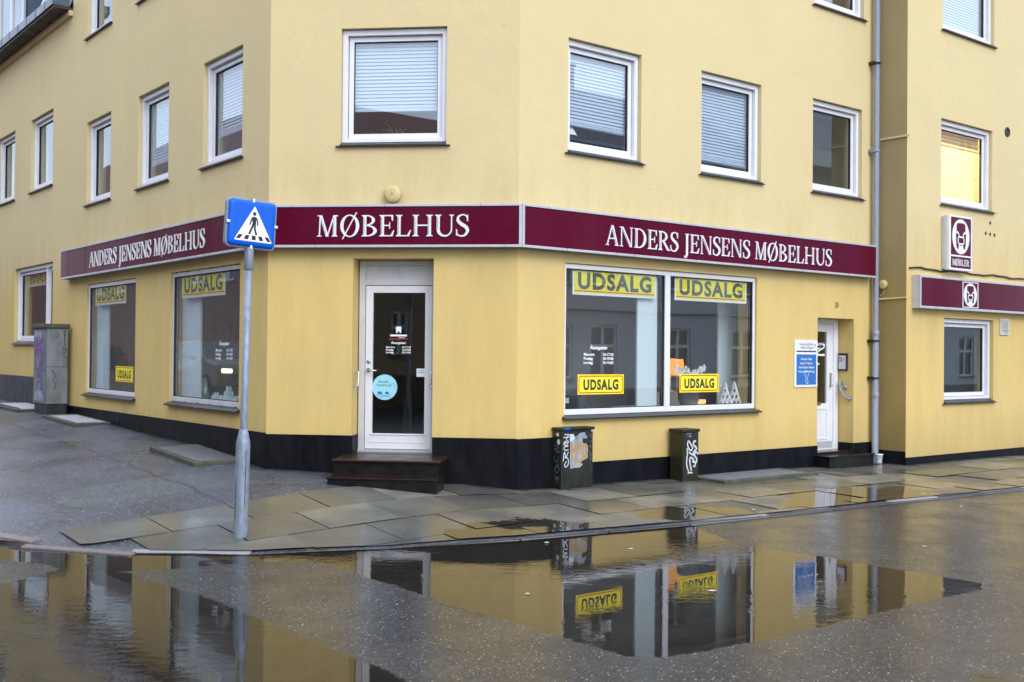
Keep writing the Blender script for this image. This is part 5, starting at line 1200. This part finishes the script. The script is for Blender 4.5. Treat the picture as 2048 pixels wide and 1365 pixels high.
# ------------------------------------------------------------------ small things on the ground
pc = FT.p(.16, -.13, 0); pc.z = gzp(pc) + .005
cup = MB().lathe(pc, [(.050, 0), (.052, .004), (.066, .135), (.072, .137), (.072, .150), (.066, .150), (.050, .012), (.0005, .012)], 24, cap=False)
cup.f.append(tuple(range(24))); cup.sm.append(False)
tag(link('plastic_pot', cup, M['cup'], origin=pc), 'small white plastic pot left standing by the grey drainpipe', 'pot')
rnd = random.Random(3)
for i in range(9):
    u_, n_ = rnd.uniform(-3.5, 6.5), rnd.uniform(.3, 5.4)
    p_ = B + uR * u_ + nR * n_; inside = n_ < nk(u_) - .1 if u_ > -5 else True
    z_ = (gzp(p_) + .02) if n_ < nk(u_) else .004
    s_ = rnd.uniform(.010, .024); sc_ = MB()
    ang = rnd.uniform(0, 6.28); L_ = []
    for k in range(7): a_ = ang + k * 6.28 / 7; rr_ = s_ * rnd.uniform(.6, 1.3); L_.append(p_ + Vector((rr_ * 1.5 * math.cos(a_), rr_ * math.sin(a_), z_ + .002)))
    top = p_ + Vector((0, 0, z_ + .010)); kk = len(sc_.v); sc_.v += L_ + [top]
    for k in range(7): sc_.f.append((k, (k + 1) % 7, 7)); sc_.sm.append(False)
    sc_.f.append(tuple(range(6, -1, -1))); sc_.sm.append(False)
    tag(link('paper_scrap', sc_, M['fluff'], origin=p_ + Vector((0, 0, z_))), 'tiny pale scrap lying on the wet ground', 'litter', 'pale scraps scattered over the wet ground')

# ------------------------------------------------------------------ inside the shop windows
def board(F, x0, x1, y, z0, z1, label, d=.03):
    tag(link('display_board', MB().box(F, x0, x1, y, y + d, z0, z1), M['panelboard'], origin=F.p((x0 + x1) / 2, y, z0)), label, 'display board', 'pale upright boards inside the shop windows')
board(FR, 2.13, 2.50, .13, .57, 2.95, 'pale upright board inside window just left of the middle mullion')
board(FR, 4.30, 4.75, .62, .57, 2.95, 'pale upright board at the right end of the twin shop window')
board(FL, -6.95, -6.35, .16, .57, 2.95, 'pale upright board at the left side of the narrow shop window')
board(FL, -3.10, -2.45, .16, .57, 2.95, 'pale upright board at left side of window behind the crossing sign')
tbl = thing('display_table', 'low white table inside the right pane of twin shop window', 'table', FR.p(3.6, .6, .56))
link('tabletop', MB().box(FR, 2.75, 4.5, .14, 1.3, .985, 1.02), M['white'], tbl, bevel=.005)
for x, y in ((2.8, .2), (4.4, .2), (2.8, 1.24), (4.4, 1.24)): link('leg', MB().box(FR, x, x + .05, y, y + .05, .561, .9849), M['white'], tbl)
rk = thing('wine_rack', 'pale wooden peaked bottle rack with round holes low in the right shop pane', 'rack', FR.p(4.13, .28, 1.022))
for cx in (4.03, 4.235):
    o = [(cx - .15, 1.0235), (cx + .15, 1.0235), (cx, 1.375)]
    fr = MB()
    for a, b in ((0, 1), (1, 2), (2, 0)): fr.tube([FR.p(o[a][0], .26, o[a][1] + .012), FR.p(o[b][0], .26, o[b][1] + .012 * (b != 2) - .004 * (b == 2))], .017, 6)
    for x, z in ((cx - .085, 1.08), (cx, 1.08), (cx + .085, 1.08), (cx - .042, 1.165), (cx + .042, 1.165), (cx, 1.25)):
        pts = [FR.p(x + .038 * math.cos(t), .26, z + .038 * math.sin(t)) for t in np.linspace(0, 6.283, 15)]; fr.tube(pts, .012, 5)
    link('tier', fr, M['white_paper'], rk)
def lamp(x, y, z, label, g):
    root = thing('table_lamp', label, 'lamp', FR.p(x, y, z), g)
    c = FR.p(x, y, z); link('lamp_base', MB().lathe(c, [(.07, 0), (.07, .02), (.018, .05), (.018, .27)], 14), M['pot'], root)
    link('lamp_shade', MB().lathe(c, [(.125, .25), (.095, .50)], 20, cap=False), M['lampglow'], root)
lamp(3.93, 1.25, 1.21, 'glowing orange table lamp behind the middle mullion, left of a lamp alike', 'lit lamps in the shop'); lamp(4.36, 1.5, 1.20, 'second glowing table lamp, just right of the brighter one', 'lit lamps in the shop')
sb = tag(link('sideboard', MB().box(FR, 3.5, 4.9, 1.15, 1.7, .562, 1.198), M['pot'], origin=FR.p(4.2, 1.4, .56)), 'low dark sideboard carrying two lit lamps inside the shop', 'sideboard')
gl_ = thing('glow_lamp', 'small glowing tilted lamp bowl beside the peaked bottle rack', 'lamp', FR.p(3.86, .55, 1.022), 'lit lamps in the shop')
gm = MB().lathe(FR.p(3.86, .55, 1.022), [(.02, 0), (.045, .03), (.065, .06), (.06, .10)], 16, cap=False); link('glow_bowl', gm, M['flame'], gl_)
op = thing('orchid', 'white flowering orchid in a dark pot behind a yellow sticker', 'plant', FR.p(3.4, .35, 1.022), 'potted plants indoors')
link('flowerpot', MB().lathe(FR.p(3.4, .38, 1.022), [(.10, 0), (.15, .12), (.15, .26), (.13, .30)], 18), M['pot'], op)
stm = MB(); fl_ = MB(); rr_ = random.Random(5)
for x, z in ((3.11, 1.58), (3.17, 1.535), (3.29, 1.56), (3.34, 1.53), (3.59, 1.55), (3.67, 1.58), (3.62, 1.56), (3.20, 1.50), (3.45, 1.50), (3.50, 1.51)):
    stm.tube(catmull([FR.p(3.4, .38, 1.30), FR.p((3.4 + x) / 2, .37, z - .02), FR.p(x, .36, z)], 5), .004, 5)
    for k in range(5):
        a_ = k * 1.2566 + rr_.random(); c = FR.p(x, .35, z); P = [c, c + FR.X * .045 * math.cos(a_ - .5) + Vector((0, 0, .045 * math.sin(a_ - .5))) - FR.Y * .006, c + FR.X * .062 * math.cos(a_) + Vector((0, 0, .062 * math.sin(a_))), c + FR.X * .045 * math.cos(a_ + .5) + Vector((0, 0, .045 * math.sin(a_ + .5))) - FR.Y * .006]
        fl_.quad(P)
link('stem', stm, M['leaf'], op); link('flower', fl_, M['petal'], op)
for i, xs_ in enumerate((1.35,)):
    so_ = thing('sofa', 'grey sofa seen dimly low in the left pane of the twin window', 'sofa', FR.p(1.9, 1.6, .56))
    link('seat', MB().box(FR, .95, 2.05, 1.2, 2.0, .70, 1.0), M['fabric'], so_, bevel=.05); link('backrest', MB().box(FR, .95, 2.05, 1.86, 2.12, .72, 1.34), M['fabric'], so_, bevel=.06)
    for a in (.78, 2.052): link('armrest', MB().box(FR, a, a + .17, 1.18, 2.1, .62, 1.18), M['fabric'], so_, bevel=.05)
    for a in (.85, 2.1): link('leg', MB().box(FR, a, a + .05, 1.3, 1.35, .561, .699), M['darkmetal'], so_)
ac = thing('dining_chair', 'pale dining chair with slatted back low in the left pane', 'chair', FR.p(1.4, .7, .56))
link('seat', MB().box(FR, 1.2, 1.62, .5, .92, .98, 1.02), M['panelboard'], ac, bevel=.01)
for x, y in ((1.21, .51), (1.58, .51), (1.21, .88), (1.58, .88)): link('leg', MB().box(FR, x, x + .03, y, y + .03, .561, .9799), M['panelboard'], ac)
link('backrest', MB().box(FR, 1.2, 1.62, .90, .925, 1.10, 1.17), M['panelboard'], ac)
for x, hh in ((-3.06, .20), (-2.67, .21)):
    cB = FL.p(x, .34, 1.06)
    tag(link('bottle', MB().lathe(cB, [(.045, 0), (.052, .02), (.05, .10), (.03, .15), (.012, .19), (.012, hh + .02)], 16), M['bglass'], origin=cB), 'pale glass bottle in window behind the crossing sign, ' + ('left one of two' if x < -3 else 'right one of two'), 'bottle', 'pale bottles on the window ledge')
tag(link('window_ledge', MB().box(FL, -3.15, -.82, .12, .6, 1.0, 1.055), M['panelboard'], origin=FL.p(-2, .3, 1.0)), 'pale display ledge behind the glass of the window beside the post', 'ledge')
for x, hh in ((-2.2, .12), (-1.98, .09), (-1.78, .22), (-1.5, .10), (-1.3, .16)):
    cB = FL.p(x, .30, 1.06)
    tag(link('candle_holder', MB().box(FL, x - .05, x + .05, .25, .35, 1.056, 1.056 + hh * .7).box(FL, x - .03, x + .03, .27, .33, 1.0561 + hh * .7, 1.056 + hh), M['panelboard'], origin=cB, bevel=.004), 'small pale ornament standing on the window ledge beside the post', 'ornament', 'pale ornaments on the window ledge')
hp = thing('house_plant', 'leafy green houseplant on the sill of the window above the bell', 'plant', FC.p(1.5, .4, 4.3), 'potted plants indoors')
link('flowerpot', MB().lathe(FC.p(1.5, .42, 4.26), [(.06, 0), (.085, .14), (.085, .15)], 16), M['pot'], hp)
lv = MB(); rr_ = random.Random(9)
for k in range(26):
    a_ = rr_.uniform(-1.5, 1.5); L_ = rr_.uniform(.14, .34); c = FC.p(1.5, .42, 4.41); tip = c + FC.X * math.sin(a_) * L_ + Vector((0, 0, math.cos(a_) * L_ * rr_.uniform(.4, 1))) - FC.Y * rr_.uniform(-.05, .08); md = (c + tip) / 2 + Vector((0, 0, .05)); sd2 = FC.X * .012 + Vector((0, 0, .008))
    lv.quad([c, md - sd2, tip, md + sd2])
link('foliage', lv, M['leaf'], hp)
ls = thing('hanging_lamp', 'white cone lampshade behind the left pane corner of an upper window', 'lamp', FR.p(1.02, .32, 4.55))
link('lamp_shade', MB().lathe(FR.p(1.02, .34, 4.53), [(.16, 0), (.05, .22)], 20, cap=False), M['white_paper'], ls); link('cord', MB().tube([FR.p(1.02, .34, 4.74), FR.p(1.02, .34, 6.09)], .004, 5), M['rubber'], ls)
# ceiling lamp of the lit room (above the window head)
cl_ = thing('ceiling_lamp', 'warm ceiling lamp lighting the room behind the glowing window', 'lamp', FN.p(1.9, 1.2, 6.1))
link('lamp_shade', MB().lathe(FN.p(1.9, 1.2, 6.0), [(.12, 0), (.14, .05), (.03, .14)], 18), M['lampglow'], cl_)
pl_ = bpy.data.lights.new('ceiling_lamp_light', 'POINT'); pl_.energy = 110; pl_.color = (1, .77, .46); pl_.shadow_soft_size = .15
po_ = bpy.data.objects.new('ceiling_lamp_light', pl_); COL.objects.link(po_); po_.parent = cl_; po_.location = (0, 0, -.22)
pl2 = bpy.data.lights.new('shop_lamp_light', 'POINT'); pl2.energy = 6; pl2.color = (1, .6, .28); pl2.shadow_soft_size = .1
po2 = bpy.data.objects.new('shop_lamp_light', pl2); COL.objects.link(po2); po2.location = FR.p(3.93, 1.25, 1.62)
# ================================================================== ACROSS THE STREETS (seen in the shop glass and the puddles)
M['grey_render'] = dirty('grey_house_render', (.42, .45, .48), (.34, .37, .40), .8, .8, .5, (1, 1, .3))
M['tan_render'] = dirty('tan_house_render', (.30, .21, .13), (.22, .16, .10), .8, .8, .5, (1, 1, .3))
M['red_tile'] = dirty('red_roof_tile', (.16, .045, .03), (.09, .03, .025), 6, .6, .7, (1, 1, 1), .5, bscale=20)
M['far_glass'] = mat('far_window_glass', (.012, .014, .016), .05)
M['car_black'] = mat('black_car_paint', (.008, .009, .012), .12)
M['car_bronze'] = mat('dark_bronze_car_paint', (.11, .085, .06), .15)
M['tyre'] = mat('tyre_rubber', (.012, .012, .012), .8); M['hub'] = mat('alloy_wheel', (.3, .3, .31), .35, .8)
M['tail'] = mat('red_tail_light', (.35, .01, .01), .2); M['lens'] = mat('clear_lamp_lens', (.7, .72, .75), .1)
m = mat('red_brick', (.2, .07, .04), .85); t = NT(m); p = t.pos()
br = t.new('ShaderNodeTexBrick'); br.inputs['Scale'].default_value = 4.2; br.inputs['Color1'].default_value = (.19, .062, .036, 1); br.inputs['Color2'].default_value = (.13, .045, .03, 1); br.inputs['Mortar'].default_value = (.20, .17, .14, 1); br.inputs['Mortar Size'].default_value = .012
cmb = t.new('ShaderNodeCombineXYZ'); sp3 = t.sepz(p)
t.l(t.math('ADD', t.math('MULTIPLY', sp3[0], -.62), t.math('MULTIPLY', sp3[1], .784)), cmb.inputs[0]); t.l(sp3[2], cmb.inputs[1]); t.l(cmb.outputs[0], br.inputs['Vector']); t.l(br.outputs[0], t.b.inputs['Base Color']); M['brick'] = m
def far_window(F, root, x0, x1, z0, z1, cross=True):
    fr = MB().ring(F, x0, x1, z0, z1, .09, .09, .08, .09, .06, .14)
    xm = (x0 + x1) / 2; zt = z0 + (z1 - z0) * .62
    if cross: fr.box(F, xm - .07, xm + .07, .062, .138, z0 + .08, z1 - .09); fr.box(F, x0 + .09, xm - .0701, .063, .137, zt - .06, zt + .06); fr.box(F, xm + .0701, x1 - .09, .063, .137, zt - .06, zt + .06)
    W = link('window', fr, M['white_old'], root)
    g = MB(); g.quad([F.p(x0 + .05, .115, z0 + .05), F.p(x1 - .05, .115, z0 + .05), F.p(x1 - .05, .115, z1 - .05), F.p(x0 + .05, .115, z1 - .05)]); link('pane', g, M['far_glass'], W)
    link('sill', MB().box(F, x0 - .06, x1 + .06, -.06, .055, z0 - .08, z0 - .002), M['slate_sill'], W)
def far_house(name, label, F, xa, xb, depth, eave, ridge, wins, wallm, roofm, plinth, pm_, chimneys=(), cornice=None, gz_=0.0):
    root = thing(name, label, 'house', F.p((xa + xb) / 2, 0, gz_))
    wm = MB().wall(F, xa, xb, gz_ - .3, eave, wins, .16)
    wm.quad([F.p(xa, 0, gz_ - .3), F.p(xa, depth, gz_ - .3), F.p(xa, depth, eave), F.p(xa, 0, eave)]); wm.quad([F.p(xb, 0, gz_ - .3), F.p(xb, depth, gz_ - .3), F.p(xb, depth, eave), F.p(xb, 0, eave)])
    wm.quad([F.p(xa, depth, gz_ - .3), F.p(xb, depth, gz_ - .3), F.p(xb, depth, eave), F.p(xa, depth, eave)])
    for x in (xa, xb): wm.quad([F.p(x, 0, eave), F.p(x, depth, eave), F.p(x, depth / 2, ridge - .05)])
    link('wall', wm, wallm, root)
    rf = MB(); ra = (ridge - eave) / (depth / 2)
    for s in (0, 1):
        y0_, y1_ = ((-.35, depth / 2), (depth + .35, depth / 2))[s]
        rf.quad([F.p(xa - .25, y0_, eave - .35 * ra + .02), F.p(xb + .25, y0_, eave - .35 * ra + .02), F.p(xb + .25, y1_, ridge), F.p(xa - .25, y1_, ridge)])
    RF = link('roof', rf, roofm, root)
    for cx in chimneys: link('chimney', MB().box(F, cx - .28, cx + .28, depth / 2 - .3, depth / 2 + .3, ridge - .8, ridge + .75).box(F, cx - .33, cx + .33, depth / 2 - .35, depth / 2 + .35, ridge + .751, ridge + .85), M['brick'], RF)
    link('gutter', MB().box(F, xa, xb, -.46, -.352, eave - .35 * ra - .06, eave - .35 * ra + .04), M['zinc'], root)
    link('plinth', MB().box(F, xa, xb, -.02, -.001, gz_ - .3, plinth), pm_, root)
    if cornice: link('cornice', MB().box(F, xa, xb, -.10, -.0015, *cornice), wallm, root)
    for o in wins: far_window(F, root, *o)
    return root
FG = Frame(B + nR * 18, -uR, nR)
gw = []
for a, b in ((15.6, 16.91), (17.73, 19.05), (21.6, 22.92), (25.2, 26.5)):
    for c, d in ((.93, 2.8), (4.2, 5.75), (6.9, 8.4)): gw.append((-b, -a, c, d))
far_house('grey_house', 'grey rendered house mirrored in the twin shop window', FG, -27.6, -13.8, 8, 9.4, 12.3, gw, M['grey_render'], M['slate_roof'], .55, M['plinth_grey'], (-20,), (3.33, 3.55))
gw = []
for a, b in ((29.0, 30.3), (32.8, 34.1), (36.6, 37.9), (40.4, 41.7)):
    for c, d in ((.93, 2.8), (4.0, 5.6), (6.9, 8.5), (10.3, 12.2)): gw.append((-b, -a, c, d))
th = far_house('tall_house', 'tall grey house with white balcony mirrored in the window nearest the drainpipe', FG, -48, -27.9, 9, 13.2, 16.5, gw, M['grey_render'], M['slate_roof'], .55, M['plinth_grey'], (-40,))
bal = link('balcony', MB().box(FG, -34.5, -28.4, -1.3, -.002, 9.55, 10.2), M['white_old'], th)
rl = MB()
for i in range(44): rl.box(FG, -34.45 + i * .138, -34.42 + i * .138, -1.28, -1.25, 10.201, 11.55)
rl.box(FG, -34.5, -28.4, -1.30, -1.23, 11.551, 11.62)
link('railing', rl, M['white'], bal)
FTN = Frame(A + nL * 13, uL, nL)
tw = []
for a in (-13.4, -11.9, -10.35, -8.95, -7.74, -6.4, -5.0, -3.2, -1.4, .5, 2.4):
    tw.append((a, a + .62, 1.71, 2.92))
    if a not in (-8.95,): tw.append((a, a + .62, 4.3, 5.6))
far_house('tan_house', 'brown tan house with red tiled roof mirrored in the corner door', FTN, -17.5, 4.5, 7, 6.3, 9.25, tw, M['tan_render'], M['red_tile'], 1.14, M['plinth'], (-10.0, -1.0))
bw = []
for i in range(13):
    a = 14 + i * 3.3
    bw += [(a, a + 1.3, 4.75, 6.3), (a, a + 1.3, 7.6, 9.0)]
far_house('brick_house', 'red brick house mirrored in the two left shop windows', FTN, 8, 62, 10, 10.0, 14.2, bw, M['brick'], M['red_tile'], 1.1, M['plinth_grey'], (20, 34, 48), gz_=.4)
# parked and passing cars on the left-hand street
def make_car(paint, lit):
    root = thing('parked_car', '', 'car', (0, 0, 0), 'cars on the left-hand street')
    F = Frame(Vector((0, 0, 0)), Vector((1, 0, 0)), Vector((0, 1, 0)))
    prof = [(-2.05, .30), (-2.1, .55), (-2.06, .78), (-1.95, .88), (-1.2, 1.0), (-.45, 1.42), (.1, 1.50), (.9, 1.49), (1.6, 1.36), (1.98, 1.0), (2.08, .82), (2.08, .45), (2.0, .28)]
    def width(z): return .86 if z < .95 else .86 - (z - .95) * .42
    bd = MB(); n = len(prof)
    for s in (-1, 1): bd.v += [Vector((x, s * width(z), z)) for x, z in prof]
    bd.f.append(tuple(range(n - 1, -1, -1))); bd.sm.append(False); bd.f.append(tuple(range(n, 2 * n))); bd.sm.append(False)
    for i in range(n): j = (i + 1) % n; bd.f.append((i, j, n + j, n + i)); bd.sm.append(False)
    link('body', bd, paint, root, fix=True, bevel=.05)
    ws = MB()
    for s in (-1, 1):
        for q in ([(-1.0, 1.04), (-.1, 1.04), (-.1, 1.42), (-.42, 1.36)], [(-.02, 1.04), (.85, 1.04), (.85, 1.43), (-.02, 1.43)], [(.93, 1.04), (1.65, 1.06), (1.5, 1.33), (.93, 1.42)]): ws.quad([Vector((x, s * (width(z) + .006), z)) for x, z in q])
    ws.quad([Vector((-1.13, -.74, 1.05)), Vector((-1.13, .74, 1.05)), Vector((-.50, .62, 1.41)), Vector((-.50, -.62, 1.41))]); ws.quad([Vector((1.97, -.74, 1.04)), Vector((1.97, .74, 1.04)), Vector((1.66, .64, 1.34)), Vector((1.66, -.64, 1.34))])
    link('window', ws, M['far_glass'], root)
    for x in (-1.3, 1.32):
        for s in (-1, 1):
            Fw = Frame(Vector((x, s * .88, .31)), Vector((1, 0, 0)), Vector((0, -s, 0)))
            W = link('wheel', MB().lathe((0, 0), [(.31, -.20), (.325, -.10), (.31, .0), (.22, .01)], 22, 'y', Fw), M['tyre'], root); link('rim', MB().lathe((0, 0), [(.21, .012), (.10, .02), (.03, .0)], 14, 'y', Fw), M['hub'], W)
    for s in (-1, 1):
        link('headlight', MB().box(F, -2.10, -1.93, s * .62 - .15, s * .62 + .15, .66, .78), M['headlamp'] if lit else M['lens'], root, bevel=.03)
        link('tail_light', MB().box(F, 1.98, 2.1, s * .70 - .12, s * .70 + .12, .78, .96), M['tail'], root, bevel=.03)
        link('mirror', MB().box(F, -.75, -.62, s * .97 - .08, s * .97 + .08, .98, 1.1), paint, root, bevel=.02)
    link('number_plate', MB().box(F, -2.125, -2.105, -.25, .25, .42, .53), M['white_paper'], root); link('grille', MB().box(F, -2.115, -2.09, -.5, .5, .56, .64), M['gap'], root)
    return root
def place(root, u, n, heading, label):
    P = A + uL * u + nL * n; P.z = max(0, min(16, (P - Vector((-6.1, 11.05, 0))).dot(uL))) * .034
    root.location = P; root.rotation_euler = (0, 0, heading); root['label'] = label
cb_ = make_car(M['car_black'], False); cz_ = make_car(M['car_bronze'], True)
hd_ = math.atan2(uL.y, uL.x)
place(cz_, 16.2, 6.2, hd_, 'dark bronze car with lit headlamps mirrored behind the crossing sign post')
place(cb_, 39.5, 10.2, hd_ + math.pi, 'black car mirrored in the narrow left shop window, nearer of the two')
r2 = cb_.copy(); COL.objects.link(r2)
for ch in list(cb_.children):
    c_ = ch.copy(); COL.objects.link(c_); c_.parent = r2
    for g_ in ch.children: d_ = g_.copy(); COL.objects.link(d_); d_.parent = c_
place(r2, 46.5, 10.4, hd_ + math.pi, 'black car parked farther up the street beyond another black car')
